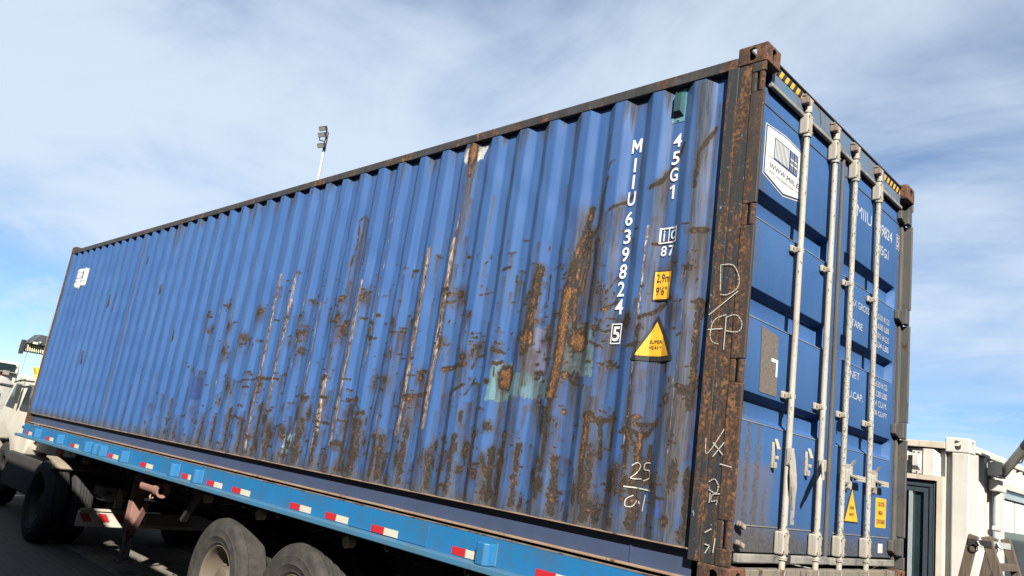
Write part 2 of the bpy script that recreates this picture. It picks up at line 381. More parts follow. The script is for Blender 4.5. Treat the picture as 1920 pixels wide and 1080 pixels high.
def mat_wood():
    m, n = base_mat('weathered_wood')
    tc = n.node('ShaderNodeTexCoord').outputs['Object']
    g = n.noise(n.mapv(tc, scale=(14, 14, 0.8)), 6, 6, 0.65, 0.6)
    c = n.mix(n.step(g, 0.32, 0.68), (0.042, 0.031, 0.022), (0.088, 0.066, 0.047))
    k = n.noise(n.mapv(tc, scale=(20, 20, 1.2), loc=(3, 1, 0)), 5, 4, 0.6)
    c = n.mix(n.step(k, 0.64, 0.69), c, (0.02, 0.014, 0.01))
    principled(m, n, c, 0.85, 0, g, 0.5, 0.003)
    return m
M['wood'] = mat_wood()

def mat_ground():
    m, n = base_mat('paver_yard')
    tc = n.node('ShaderNodeTexCoord').outputs['Object']
    br = n.node('ShaderNodeTexBrick', {'Vector': tc, 'Color1': (0.060, 0.055, 0.047, 1), 'Color2': (0.046, 0.042, 0.036, 1), 'Mortar': (0.022, 0.020, 0.017, 1), 'Scale': 1.0, 'Mortar Size': 0.006, 'Brick Width': 0.2, 'Row Height': 0.1})
    a = n.noise(tc, 1.3, 6, 0.65); b = n.noise(tc, 22, 5, 0.65)
    c = n.mix(n.math('MULTIPLY', n.step(a, 0.35, 0.7), 0.6), br.outputs[0], (0.038, 0.035, 0.030))
    c = n.mix(n.math('MULTIPLY', n.step(b, 0.5, 0.75), 0.4), c, (0.075, 0.068, 0.057))
    principled(m, n, c, 0.9, 0, n.math('ADD', br.outputs[1], n.math('MULTIPLY', b, -0.4)), 0.5, -0.004)
    return m
M['ground'] = mat_ground()
M['paver'] = mat_worn('sunlit_paver_block', (0.135, 0.122, 0.10), (0.095, 0.086, 0.07), grime=(0.05, 0.044, 0.037), g_amt=0.4, rough=0.9, streak=False, scale=1.5)  # paler than the yard: part of the sunlit strip's brightness is in the colour

# corrugated side wall: masks ride on the mesh as colour attributes, nodes break them up
def mat_wall():
    m, n = base_mat('corrugated_wall_paint')
    tc = n.node('ShaderNodeTexCoord', object=ROOT).outputs['Object']
    at = n.node('ShaderNodeAttribute', attribute_name='wear'); sp = n.node('ShaderNodeSeparateColor', {0: at.outputs[0]})
    R, Gm, S = sp.outputs[0], sp.outputs[1], sp.outputs[2]
    pt = n.node('ShaderNodeAttribute', attribute_name='patch'); PA = pt.outputs['Alpha']
    fine = n.noise(tc, 75, 5, 0.68); med = n.noise(tc, 17, 5, 0.62)
    st = n.noise(n.mapv(tc, scale=(1, 0.3, 0.035)), 42, 5, 0.62)
    st2 = n.noise(n.mapv(tc, scale=(1, 0.3, 0.06), loc=(4, 0, 2)), 110, 4, 0.6)
    big = n.noise(n.mapv(tc, scale=(1, 1, 0.5)), 1.1, 4, 0.6)
    c = n.mix(n.step(big, 0.32, 0.68), (0.0255, 0.067, 0.178), (0.032, 0.077, 0.193))
    c = n.mix(n.math('MULTIPLY', n.step(st, 0.44, 0.70), 0.40), c, (0.054, 0.102, 0.190))       # chalky runs
    c = n.mix(n.math('MULTIPLY', n.step(st2, 0.54, 0.74), 0.30), c, (0.018, 0.050, 0.138))
    c = n.mix(n.math('MULTIPLY', PA, n.math('MULTIPLY', n.step(n.math('ADD', PA, n.math('MULTIPLY', n.math('SUBTRACT', med, 0.5), 0.7)), 0.25, 0.5), n.step(st2, 0.25, 0.60, 0.62, 0.95))), c, pt.outputs[0])
    gf = n.step(n.math('ADD', n.math('MULTIPLY', Gm, 1.05), n.math('MULTIPLY', n.math('SUBTRACT', st, 0.5), 1.1)), 0.25, 0.85)
    gcol = n.mix(n.step(st2, 0.35, 0.65), (0.014, 0.015, 0.017), (0.046, 0.047, 0.045))
    c = n.mix(n.math('MULTIPLY', gf, n.math('MULTIPLY', n.step(Gm, 0.0, 0.12), 0.82)), c, gcol)
    # brown run-off stain
    Bs = at.outputs['Alpha']
    bf = n.math('MULTIPLY', n.step(n.math('ADD', Bs, n.math('MULTIPLY', n.math('SUBTRACT', n.math('ADD', n.math('MULTIPLY', st, .6), n.math('MULTIPLY', med, .4)), 0.5), 1.3)), 0.20, 0.95), n.math('MULTIPLY', n.step(Bs, 0.0, 0.15), 0.85))
    c = n.mix(bf, c, n.mix(n.step(st2, 0.36, 0.62), (0.017, 0.014, 0.011), (0.052, 0.035, 0.023)))
    # scrapes: pink primer with pale flecks
    sf = n.math('MULTIPLY', n.step(n.math('ADD', S, n.math('MULTIPLY', n.math('SUBTRACT', st2, 0.5), 1.6)), 0.48, 0.66), n.step(S, 0.02, 0.12))
    fl = n.noise(n.mapv(tc, scale=(1, 0.3, 0.12), loc=(1, 0, 7)), 130, 4, 0.7)
    scol = n.mix(n.step(fl, 0.50, 0.62), (0.135, 0.092, 0.072), (0.42, 0.35, 0.29))
    scol = n.mix(n.step(med, 0.52, 0.62), scol, (0.085, 0.050, 0.031))
    c = n.mix(sf, c, scol)
    rv = n.mapv(tc, scale=(1, 0.4, 0.55))
    f1 = n.noise(rv, 26, 6, 0.7, 0.6); f2 = n.noise(rv, 95, 4, 0.7)
    rn = n.math('ADD', n.math('MULTIPLY', f1, 0.68), n.math('MULTIPLY', f2, 0.32))
    rr = n.math('ADD', R, n.math('MULTIPLY', n.math('SUBTRACT', rn, 0.5), 2.3))
    gate = n.step(R, 0.06, 0.22)
    rf = n.math('MULTIPLY', n.step(rr, 0.43, 0.55), gate)
    halo = n.math('MULTIPLY', n.step(rr, -0.05, 0.52), n.math('MULTIPLY', gate, 0.70))
    c = n.mix(halo, c, n.mix(n.step(f1, 0.4, 0.6), (0.028, 0.026, 0.024), (0.052, 0.044, 0.037)))
    dark = n.mix(n.step(fine, 0.38, 0.64), (0.010, 0.008, 0.0065), (0.026, 0.017, 0.011))
    warm = n.mix(n.step(f2, 0.40, 0.64), (0.050, 0.024, 0.011), (0.175, 0.078, 0.028))
    hot = n.step(n.math('ADD', n.math('MULTIPLY', R, 0.75), n.math('MULTIPLY', n.math('SUBTRACT', n.math('ADD', med, n.math('MULTIPLY', fine, 0.5)), 0.75), 1.6)), 0.60, 0.98)
    c = n.mix(rf, c, n.mix(hot, dark, warm))
    rough = n.math('ADD', 0.42, n.math('MULTIPLY', n.math('MAXIMUM', rf, gf), 0.45))
    hgt = n.math('ADD', n.math('MULTIPLY', rf, n.math('SUBTRACT', fine, 0.9)), n.math('MULTIPLY', sf, -0.3))
    principled(m, n, c, rough, 0, hgt, 0.55, 0.003, 0.35)
    return m

# ================================================================== GROUND
gb = MB(); gb.add([(-400, -400, -G), (400, -400, -G), (400, 400, -G), (-400, 400, -G)], [(0, 1, 2, 3)])
ground = gb.build('ground', M['ground'])
tag(ground, kind='structure')

# ================================================================== CONTAINER
ROOT = thing('shipping_container', 'long rusty blue shipping container standing on the blue flatbed trailer', 'shipping container', (-6.096, 1.219, 0.0))
M['wall'] = mat_wall(); M['plain_blue'] = M['door']; M['door'] = mat_door()
L, W, H = 12.192, 2.438, 2.896
PITCH, XR0 = 0.284, -0.518
Y_OUT, Y_IN = 0.004, 0.038
X_L, X_R, Z_B, Z_T = -12.07, -0.236, 0.172, 2.768

brk = []
k = -2
while True:
    xr = XR0 - PITCH * k
    if xr + 0.21 < X_L: break
    brk += [(xr - 0.076, Y_IN), (xr, Y_IN), (xr + 0.068, Y_OUT), (xr + 0.140, Y_OUT)]
    k += 1
brk.sort()
BX = np.array([b[0] for b in brk]); BY = np.array([b[1] for b in brk])

def prof(x): return np.interp(x, BX, BY)
def dent(x, z):
    return 0.0030 * np.sin(x * 5.1 + 1.3 * np.sin(z * 3.1)) * np.sin(z * 4.3 + 0.7 * np.sin(x * 2.2)) + 0.0016 * np.sin(x * 17 + z * 9 + 2 * np.sin(z * 5 + x * 3)) + 0.0010 * np.sin(x * 31 - z * 13)

def colgrid():
    xs = []
    for a, b, s in ((X_L, -8.88, 0.022), (-8.88, -5.0, 0.014), (-5.0, X_R, 0.0095)):
        xs.append(np.arange(a, b, s))
    xs = np.concatenate(xs + [np.array([X_R])])
    bb = BX[(BX > X_L + 0.003) & (BX < X_R - 0.003)]
    keep = np.array([np.min(np.abs(bb - x)) > 0.004 for x in xs]); keep[0] = keep[-1] = True
    for sx in (-8.88, -6.6, -4.25, -1.9): keep |= np.abs(xs - sx) < 1e-6
    return np.unique(np.concatenate([xs[keep], bb, [-8.88, -6.6, -4.25, -1.9]]))
XS = colgrid(); ZS = np.linspace(Z_B, Z_T, 262)
XX, ZZ = np.meshgrid(XS, ZS, indexing='ij')
YY = prof(XX) + dent(XX, ZZ)
stain = np.zeros_like(XX); rust = np.zeros_like(XX); grime = np.zeros_like(XX); scr = np.zeros_like(XX)
patch = np.zeros(XX.shape + (4,))

def win(x0, x1, z0, z1):
    return slice(*np.searchsorted(XS, (x0, x1))), slice(*np.searchsorted(ZS, (z0, z1)))
def blob(A, x, z, rx, rz, s=1.0, p=2.0):
    i, j = win(x - 2 * rx, x + 2 * rx, z - 2 * rz, z + 2 * rz)
    if XX[i, j].size == 0: return
    d = np.abs((XX[i, j] - x) / rx) ** p + np.abs((ZZ[i, j] - z) / rz) ** p
    A[i, j] = np.maximum(A[i, j], s * np.exp(-0.85 * d))
def line(A, pts, wd, s=1.0, wx=1.0):
    pts = np.array(pts, float)
    for (x0, z0), (x1, z1) in zip(pts[:-1], pts[1:]):
        pad = wd * 3
        i, j = win(min(x0, x1) - pad, max(x0, x1) + pad, min(z0, z1) - pad, max(z0, z1) + pad)
        if XX[i, j].size == 0: continue
        vx, vz = x1 - x0, z1 - z0; ll = vx * vx + vz * vz + 1e-9
        t = np.clip(((XX[i, j] - x0) * vx + (ZZ[i, j] - z0) * vz) / ll, 0, 1)
        d = np.hypot((XX[i, j] - x0 - t * vx) / wx, ZZ[i, j] - z0 - t * vz) / wd
        A[i, j] = np.maximum(A[i, j], s * np.exp(-0.85 * d * d))
def run(A, x, z1, ln, wd, s=1.0):
    """stain running down from z1, fading"""
    i, j = win(x - 2.5 * wd, x + 2.5 * wd, z1 - ln, z1)
    if XX[i, j].size == 0: return
    t = (z1 - ZZ[i, j]) / ln
    A[i, j] = np.maximum(A[i, j], s * np.exp(-((XX[i, j] - x) / wd) ** 2) * (1 - t) ** 0.8)
def paint(poly, col, a=1.0):
    P = np.array(poly); i, j = win(P[:, 0].min() - .05, P[:, 0].max() + .05, P[:, 1].min() - .05, P[:, 1].max() + .05)
    x, z = XX[i, j], ZZ[i, j]
    x = x + .003 * np.sin(z * 61 + 2) + .002 * np.sin(z * 143); z = z + .005 * np.sin(x * 47 + 1) + .004 * np.sin(x * 121) + .004 * np.sin(x * 260)
    ins = np.zeros(x.shape, bool)
    for (xa, za), (xb, zb) in zip(P, np.roll(P, -1, 0)):
        c = ((za > z) != (zb > z)) & (x < (xb - xa) * (z - za) / (zb - za + 1e-12) + xa)
        ins ^= c
    patch[i, j][ins] = (*col, a)

RIB = [-0.414 - PITCH * q for q in range(42)]
# repainted patches
paint([(-1.81, 1.10), (-1.61, 1.07), (-1.60, .84), (-1.84, .82)], (0.090, 0.165, 0.180))
paint([(-1.61, 1.02), (-1.32, 1.04), (-1.31, .86), (-1.60, .86)], (0.082, 0.150, 0.172))
paint([(-1.22, 1.34), (-.98, 1.33), (-.955, 1.0), (-1.225, 1.03)], (0.090, 0.165, 0.190))
paint([(-1.57, 1.32), (-1.27, 1.32), (-1.31, 1.02), (-1.57, 1.03)], (0.100, 0.100, 0.140), 0.9)
paint([(-4.31, .43), (-4.11, .43), (-4.15, .27), (-4.30, .26)], (0.16, 0.27, 0.33))
paint([(-6.37, .87), (-6.13, .88), (-6.08, .64), (-6.35, .63)], (0.014, 0.036, 0.135), 0.8)
paint([(-2.49, 2.73), (-2.22, 2.74), (-2.26, 2.64), (-2.36, 2.60), (-2.46, 2.62)], (0.40, 0.40, 0.36))
# large rust marks
big = [(-1.14, 2.08), (-1.16, 1.94), (-1.2, 1.8), (-1.23, 1.56), (-1.24, 1.42), (-1.235, 1.25), (-1.25, 1.05), (-1.265, .89), (-1.27, .7), (-1.27, .44)]
line(rust, big[:4], 0.024, 1.0); line(rust, big[3:8], 0.034, 1.45); line(rust, big[7:], 0.022, .8)
line(rust, [(-1.06, 1.96), (-1.12, 1.88), (-1.18, 1.78)], .018, .9); line(rust, [(-1.02, 2.26), (-1.05, 2.1), (-1.07, 1.93)], .016, .6)
blob(rust, -1.20, 1.55, .055, .05, 1.0)
line(grime, [(-1.17, 2.02), (-1.17, 1.4)], .06, .6); line(grime, [(-1.06, 2.15), (-1.10, 1.45)], .045, .65); line(grime, [(-1.0, 1.9), (-1.02, 1.4)], .03, .6)
line(rust, [(-1.5, 1.70), (-1.52, 1.56), (-1.535, 1.36), (-1.545, 1.16)], .040, .95); line(grime, [(-1.5, 1.66), (-1.54, 1.1)], .04, .6)
line(rust, [(-1.42, 1.66), (-1.42, 1.5), (-1.46, 1.42)], .010, .55); blob(rust, -1.47, 1.60, .045, .035, .6)
blob(rust, -2.36, 2.69, .036, .10, 1.6); line(rust, [(-2.37, 2.66), (-2.355, 2.5)], .018, .9); run(grime, -2.34, 2.6, 1.0, .05, .9)
line(rust, [(-.5, 2.39), (-.53, 2.32), (-.58, 2.24), (-.63, 2.17), (-.69, 2.14)], .017, .8); run(grime, -.60, 2.2, .5, .06, .8)
line(rust, [(-.30, 2.45), (-.34, 2.38), (-.38, 2.31), (-.385, 2.1)], .015, .75)
line(rust, [(-.83, 2.13), (-.87, 2.09), (-.98, 2.045)], .013, .75); line(rust, [(-1.02, 2.31), (-1.01, 2.36), (-.98, 2.37)], .007, .6)
run(grime, -.93, 2.06, .9, .05, .8)
blob(rust, -.34, 1.84, .065, .022, .85); run(rust, -.335, 1.84, .42, .028, .5); run(grime, -.34, 1.86, .7, .06, 1.0)
blob(rust, -.31, 1.42, .040, .040, .9); line(rust, [(-.24, 1.50), (-.29, 1.34)], .012, .7)
line(rust, [(-.5, 1.81), (-.63, 1.785)], .013, .7); line(rust, [(-.52, 1.43), (-.58, 1.395), (-.67, 1.35)], .016, .8); run(grime, -.60, 1.38, .4, .05, .7)
line(rust, [(-.84, 1.68), (-.89, 1.59), (-.92, 1.54)], .008, .6); line(rust, [(-.86, 1.46), (-.93, 1.42)], .012, .6)
blob(rust, -1.115, 1.22, .070, .062, 1.5, 3); run(grime, -1.11, 1.18, .35, .05, .6)
blob(rust, -1.695, .985, .058, .075, 1.5, 3); blob(rust, -1.845, .955, .03, .022, .8); blob(rust, -1.69, 1.06, .05, .02, .7); run(grime, -1.70, .93, .4, .05, .7)
for q in range(9):
    blob(rust, -1.42 + rng.normal() * .07, 1.12 + rng.normal() * .08, .025, .012, .7)
blob(rust, -1.41, 1.02, .05, .02, .8)
line(rust, [(-5.42, .85), (-5.1, .885), (-4.6, .90)], .010, .7); line(rust, [(-5.02, .895), (-4.7, .90)], .015, .8)
line(rust, [(-2.70, .82), (-2.44, .85)], .014, .9); line(rust, [(-2.32, 1.03), (-2.08, 1.065)], .018, .95); line(rust, [(-2.22, .85), (-2.06, .93)], .012, .8)
for x0, x1, z in ((-2.70, -2.44, .82), (-2.30, -2.08, 1.03), (-5.3, -4.7, .88)):
    for q in range(6): run(grime, x0 + (x1 - x0) * rng.random(), z, .25 + .35 * rng.random(), .02, .8)
line(rust, [(-3.76, 1.9), (-3.735, 2.11), (-3.755, 2.32), (-3.71, 2.365), (-3.64, 2.30), (-3.635, 2.17)], .010, .65)
run(grime, -3.69, 2.36, 1.2, .05, .75); line(rust, [(-3.56, 2.1), (-3.56, 1.9)], .010, .6)
for a in ([(-.63, .75), (-.51, .76)], [(-.96, .75), (-.78, .77)], [(-.89, .77), (-.86, .55)], [(-.66, .70), (-.67, .52)], [(-.57, .69), (-.5, .78)], [(-.53, .64), (-.53, .50)], [(-.80, .80), (-.79, .62)], [(-.70, .72), (-.56, .70)]):
    line(rust, a, .016, .9)
for a in ([(-1.66, .52), (-1.655, .30)], [(-1.76, .40), (-1.68, .24)], [(-1.60, .46), (-1.62, .30)]): line(rust, a, .022, .9)
line(rust, [(-2.03, 1.04), (-2.0, 1.12), (-1.92, 1.135)], .010, .7); line(rust, [(-2.05, .86), (-1.99, .97)], .009, .7)
line(rust, [(-.37, .94), (-.29, .975)], .016, .95); line(rust, [(-.45, .385), (-.40, .385)], .008, .9)
paint([(-.45, .37), (-.415, .37), (-.415, .27), (-.45, .27)], (0.028, 0.085, 0.40), .9)
# scrape runs down the outer ribs
for pts, s, wd in (([(-6.09, 1.73), (-6.09, .70)], .50, .016), ([(-5.80, 1.8), (-5.81, .65)], .62, .018), ([(-4.93, 1.9), (-4.94, .65), (-4.93, .25)], .85, .022), ([(-4.65, 1.9), (-4.66, .55)], .80, .026),
                   ([(-4.39, 2.2), (-4.38, 1.0)], .5, .020), ([(-3.80, .95), (-3.79, .30)], .95, .030), ([(-4.10, 1.6), (-4.10, .4)], .6, .02), ([(-3.52, 1.75), (-3.54, .4)], .78, .028), ([(-3.25, 2.35), (-3.26, 1.0)], .55, .016),
                   ([(-2.95, 1.9), (-2.97, .5)], .45, .014), ([(-2.68, 1.95), (-2.70, .55)], .85, .026), ([(-2.41, 2.0), (-2.42, .62)], .95, .028), ([(-2.39, 2.2), (-2.40, 1.8)], .5, .025), ([(-2.13, 1.4), (-2.14, .8)], .5, .010),
                   ([(-.675, 1.9), (-.68, .62)], .80, .012), ([(-.40, 1.6), (-.40, .6)], .45, .022), ([(-.965, 2.0), (-.97, 1.4)], .45, .012), ([(-1.83, 2.2), (-1.84, 1.6)], .35, .006), ([(-1.26, 2.3), (-1.27, 1.9)], .45, .012)):
    line(scr, pts, wd, s)
    if s > .5: line(rust, [(pts[0][0] - .012, pts[0][1] - .35), (pts[-1][0] - .006, pts[-1][1])], wd * .55, .36)
    line(grime, pts, wd * 1.6, .45)
# chips and scuffs: loose ones, then dense clusters round dents and scratches
def chip(x, z, sz, st_):
    t = rng.random()
    if t < .55:
        rx = sz * (.5 + 1.2 * rng.random()); line(rust, [(x - rx, z + .25 * sz * rng.normal()), (x, z + .2 * sz * rng.normal()), (x + rx, z + .35 * sz * rng.normal())], sz * (.14 + .28 * rng.random()) + .003, st_)
    elif t < .85: line(rust, [(x, z), (x + .25 * sz * rng.normal(), z - sz * (.8 + 2.6 * rng.random() ** 2))], sz * (.12 + .22 * rng.random()) + .003, st_ * .9)
    else: blob(rust, x, z, sz * (.4 + .4 * rng.random()), sz * (.3 + .5 * rng.random()), st_)
for q in range(1100):
    x = -8.2 + 7.9 * rng.random() ** 0.72
    z = Z_B + 0.02 + (1.75 * rng.random() ** (1.15 if x > -5 else 2.0)) * (0.62 if x < -5 else 1.0)
    if rng.random() > 0.25 + 0.75 * min(1, (x + 8.4) / 5.0): continue
    sz = .006 + .030 * rng.random() ** 3.2
    chip(x, z, sz, .45 + .45 * rng.random())
    if rng.random() < .5: run(stain, x, z + .01, .10 + .5 * rng.random(), .008 + .6 * sz, .4 + .4 * rng.random())
    if rng.random() < .25: run(grime, x, z + .01, .10 + .4 * rng.random(), .010 + .010 * rng.random(), .6)
for q in range(150):
    cx = -7.0 + 6.7 * rng.random() ** .75; cz = Z_B + .08 + 1.45 * rng.random() ** 1.35
    if rng.random() > .3 + .7 * (cx + 7.6) / 5: continue
    rx, rz = .03 + .07 * rng.random(), .02 + .09 * rng.random(); nn = int(4 + 11 * rng.random())
    ang = rng.normal() * .25
    for _ in range(nn):
        u, v = rng.normal() * .6, rng.normal() * .6
        chip(cx + rx * u, cz + rz * v + ang * rx * u, .005 + .024 * rng.random() ** 2.5, .55 + .7 * rng.random())
    blob(stain, cx, cz - rz * .3, rx * 1.3, rz * 1.6, .75)
    for _ in range(3): run(stain, cx + rx * rng.normal() * .5, cz, .15 + .5 * rng.random(), .012 + .02 * rng.random(), .6 + .4 * rng.random())
    if rng.random() < .5: blob(rust, cx, cz, rx * .5, rz * .5, .5 + .6 * rng.random())
# long orange-brown runs by the door end
for x, z0, z1, s_ in ((-1.62, .62, .22, 1.2), (-.955, .78, .30, 1.0), (-.315, 1.40, .85, .8), (-1.90, .60, .25, 1.1), (-1.13, 1.90, 1.55, 1.1), (-1.06, 1.85, 1.45, .9), (-1.18, 1.75, 1.25, 1.0), (-1.51, 1.60, 1.20, 1.1), (-.60, .70, .45, 1.0), (-.665, 1.30, .60, .6), (-2.20, .55, .22, .9), (-2.95, .50, .22, .9), (-3.25, .60, .22, .8)):
    line(rust, [(x, z0), (x + .012 * rng.normal(), .5 * (z0 + z1)), (x + .010 * rng.normal(), z1)], .010 + .012 * rng.random(), s_)
    blob(rust, x, z0, .03 + .02 * rng.random(), .025, s_)
    line(stain, [(x, z0 + .03), (x, z1 - .25)], .045, .8)
# broad dirt: lower half and the third by the doors
fld = np.clip((XX + 5.5) / 4.5, 0, 1) * np.clip(1.15 - (ZZ - Z_B) / 1.5, 0, 1) * .38 + np.clip((XX + 1.5) / 1.2, 0, 1) * .30
fld = np.maximum(fld, .26 * np.clip((XX + 9) / 4, 0, 1) * np.clip(1 - (ZZ - Z_B) / .9, 0, 1))
grime = np.maximum(grime, fld * (.7 + .3 * np.sin(XX * 23 + 1.7 * np.sin(XX * 7))))
# heavier rust low on the wall, in clumps by rib
for q, xo in enumerate(RIB):
    if xo < -8.6: continue
    f = min(1, max(0.0, (xo + 8.8) / 4.0))
    for _ in range(int(1 + 4 * f)):
        x = xo + rng.uniform(-.12, .16); z = Z_B + .03 + .50 * rng.random() ** 1.5
        blob(rust, x, z, .016 + .030 * rng.random(), .03 + .07 * rng.random(), (.40 + .40 * rng.random()) * (.55 + .45 * f))
    if rng.random() < .8 * f + .1:
        x = xo + .045 + rng.uniform(-.02, .09); line(rust, [(x, Z_B + .04), (x + rng.uniform(-.01, .01), Z_B + .2 + .3 * rng.random())], .02 + .02 * rng.random(), .7 * (.5 + .5 * f))
    # olive dirt along the foot and under the top rail
    for _ in range(4):
        run(grime, xo + rng.uniform(-.14, .14), Z_T, .12 + .45 * rng.random() ** 2, .035, .65 * rng.random() + .4)
    for _ in range(5):
        x = xo + rng.uniform(-.14, .14); h = .08 + .25 * rng.random()
        i, j = win(x - .08, x + .08, Z_B, Z_B + h)
        grime[i, j] = np.maximum(grime[i, j], (.5 + .5 * rng.random()) * np.exp(-((XX[i, j] - x) / .045) ** 2) * (1 - (ZZ[i, j] - Z_B) / h))
    for _ in range(int(4 * f + .5)):
        x = xo + rng.uniform(-.13, .13); h = .25 + .55 * rng.random()
        run(stain, x, Z_B + h, h, .025 + .035 * rng.random(), .5 + .4 * rng.random())
        run(stain, x, Z_B + h * .5, h * .5, .05, .7)
    # dirty inner flats
    if rng.random() < .55: run(grime, xo - .10 + rng.uniform(-.02, .02), 1.2 + 1.4 * rng.random(), 1.0 + rng.random(), .035, .55 * (.3 + .7 * f))
    if rng.random() < .45: run(grime, xo + .02, 1.0 + rng.random(), .9 + .5 * rng.random(), .03, .6 * f)
grime = np.maximum(grime, .80 * np.clip(1 - (ZZ - Z_B) / .20, 0, 1))
# grey faded runs, mostly towards the door end
for q, xo in enumerate(RIB[:22]):
    f = 1 - q / 24
    for _ in range(3):
        if rng.random() < .75 * f + .1:
            run(grime, xo + rng.choice([-.14, -.10, -.06, .0, .03, .06, .1]) + rng.normal() * .01, 1.0 + 1.7 * rng.random(), .7 + 1.4 * rng.random(), .018 + .03 * rng.random(), (.35 + .45 * rng.random()) * (.5 + .5 * f))
for x, z1, ln, wd, s_ in ((-.64, 2.2, 2.0, .05, .75), (-.56, 1.15, .9, .06, .6), (-.87, 1.5, 1.3, .03, .7), (-.98, .95, .8, .05, .7), (-1.12, .95, .8, .045, .75), (-1.05, 1.0, .85, .05, .65), (-1.40, .86, .6, .05, .7), (-1.70, .8, .6, .05, .7), (-.29, 2.6, 2.3, .03, .6), (-2.35, 2.5, 2.3, .03, .6), (-2.09, 1.0, .8, .03, .6), (-3.6, 2.7, 1.6, .04, .5), (-3.3, 2.7, 1.2, .03, .5)):
    run(grime, x, z1, ln, wd, s_)
for a_, b_ in (([(-1.20, 2.05), (-1.22, .5)], .10), ([(-1.52, 1.68), (-1.55, .6)], .075), ([(-.60, 2.2), (-.60, .2)], .05), ([(-.33, 2.4), (-.33, .2)], .06), ([(-.90, 2.1), (-.90, .3)], .045), ([(-1.06, 2.1), (-1.06, 1.4)], .05), ([(-1.70, 1.0), (-1.70, .2)], .06), ([(-2.36, 2.7), (-2.36, 2.0)], .05), ([(-3.69, 2.3), (-3.69, 1.4)], .04), ([(-2.40, 2.0), (-2.42, .3)], .04), ([(-2.70, 1.9), (-2.70, .3)], .035), ([(-3.53, 1.7), (-3.55, .3)], .04), ([(-3.8, 1.5), (-3.8, .2)], .04), ([(-4.66, 1.8), (-4.66, .3)], .035), ([(-4.93, 1.8), (-4.93, .3)], .03)):
    line(stain, a_, b_, .62, 1.0)
    for _ in range(10):
        run(stain, a_[0][0] + rng.normal() * b_ * .8, a_[0][1] - rng.random() * (a_[0][1] - a_[1][1]), .3 + .6 * rng.random(), .015 + .02 * rng.random(), .75)
# the last rib by the door post is grey brown from top to bottom
i, j = win(-.47, -.24, Z_B, Z_T)
grime[i, j] = np.maximum(grime[i, j], 1.05 * np.exp(-((XX[i, j] + .375) / .055) ** 2) * (.75 + .25 * np.sin(ZZ[i, j] * 3)))
run(grime, -.60, 2.75, 2.4, .035, .5)
# dark thin runs near the front end
for x, z, ln in ((-9.6, 2.35, .25), (-9.35, 2.2, .45), (-9.75, 1.95, .28), (-9.5, 1.95, .4), (-8.62, 2.42, .16), (-10.3, 1.15, .3), (-9.3, .8, .35), (-8.2, 1.1, .4), (-7.6, .95, .5), (-7.2, 1.4, .2), (-8.0, 2.0, .2)):
    line(rust, [(x, z), (x + .01, z - ln * .6)], .011, .95); run(stain, x, z, ln * 1.3, .016, 1.0)
# weld seam between two sheets
line(grime, [(-8.88, Z_B), (-8.88, Z_T)], .012, .95); line(rust, [(-8.875, 2.5), (-8.875, .4)], .005, .40)
# faint grey leading-edge wash near the front bottom
i, j = win(-12.1, -6.5, Z_B, 1.3)
grime[i, j] = np.maximum(grime[i, j], .16 * np.clip(1 - (ZZ[i, j] - Z_B) / 1.1, 0, 1))

def sheet(a, b):
    ia = int(np.argmin(np.abs(XS - a))); ib = int(np.argmin(np.abs(XS - b))) + 1
    sx = slice(ia, ib); nx, nz = ib - ia, len(ZS)
    c = Vector(((XS[ia] + XS[ib - 1]) / 2, (Y_OUT + Y_IN) / 2, (Z_B + Z_T) / 2))
    co = np.stack([XX[sx] - c.x, YY[sx] - c.y, ZZ[sx] - c.z], -1).reshape(-1, 3).astype(np.float32)
    idx = np.arange(nx * nz).reshape(nx, nz)
    q = np.stack([idx[:-1, :-1], idx[1:, :-1], idx[1:, 1:], idx[:-1, 1:]], -1).reshape(-1, 4)
    me = bpy.data.meshes.new('side_sheet')
    me.vertices.add(len(co)); me.vertices.foreach_set('co', co.ravel())
    me.loops.add(q.size); me.loops.foreach_set('vertex_index', q.ravel().astype(np.int32))
    me.polygons.add(len(q)); me.polygons.foreach_set('loop_start', np.arange(0, q.size, 4, dtype=np.int32))
    me.polygons.foreach_set('use_smooth', np.ones(len(q), bool))
    me.update(calc_edges=True); me.validate()
    at = me.attributes.new('wear', 'FLOAT_COLOR', 'POINT')
    at.data.foreach_set('color', np.stack([rust[sx], grime[sx], scr[sx], stain[sx]], -1).astype(np.float32).ravel())
    at = me.attributes.new('patch', 'FLOAT_COLOR', 'POINT')
    at.data.foreach_set('color', patch[sx].astype(np.float32).ravel())
    return put('side_sheet', me, M['wall'], ROOT, c)
for a, b in ((X_L, -8.88), (-8.88, -6.6), (-6.6, -4.25), (-4.25, -1.9), (-1.9, X_R)): sheet(a, b)

# far side, roof, front wall, floor: plain corrugated steel
poly = [(x, W - 0.004 - y) for x, y in brk if X_L < x < X_R]
MB().prism(poly + [(p[0], p[1] - .004) for p in poly[::-1]], 'z', Z_B, Z_T).build('side_panel', M['plain_blue'], ROOT)
MB().box(-L + .05, -.06, .05, W - .05, 2.800, 2.826).build('roof_panel', M['header'], ROOT)
MB().box(-L + .02, -L + .06, .1, W - .1, .12, 2.78).build('front_wall', M['plain_blue'], ROOT)
MB().box(-L + .06, -.14, .06, W - .06, .12, .165).build('floor_panel', M['under'], ROOT)
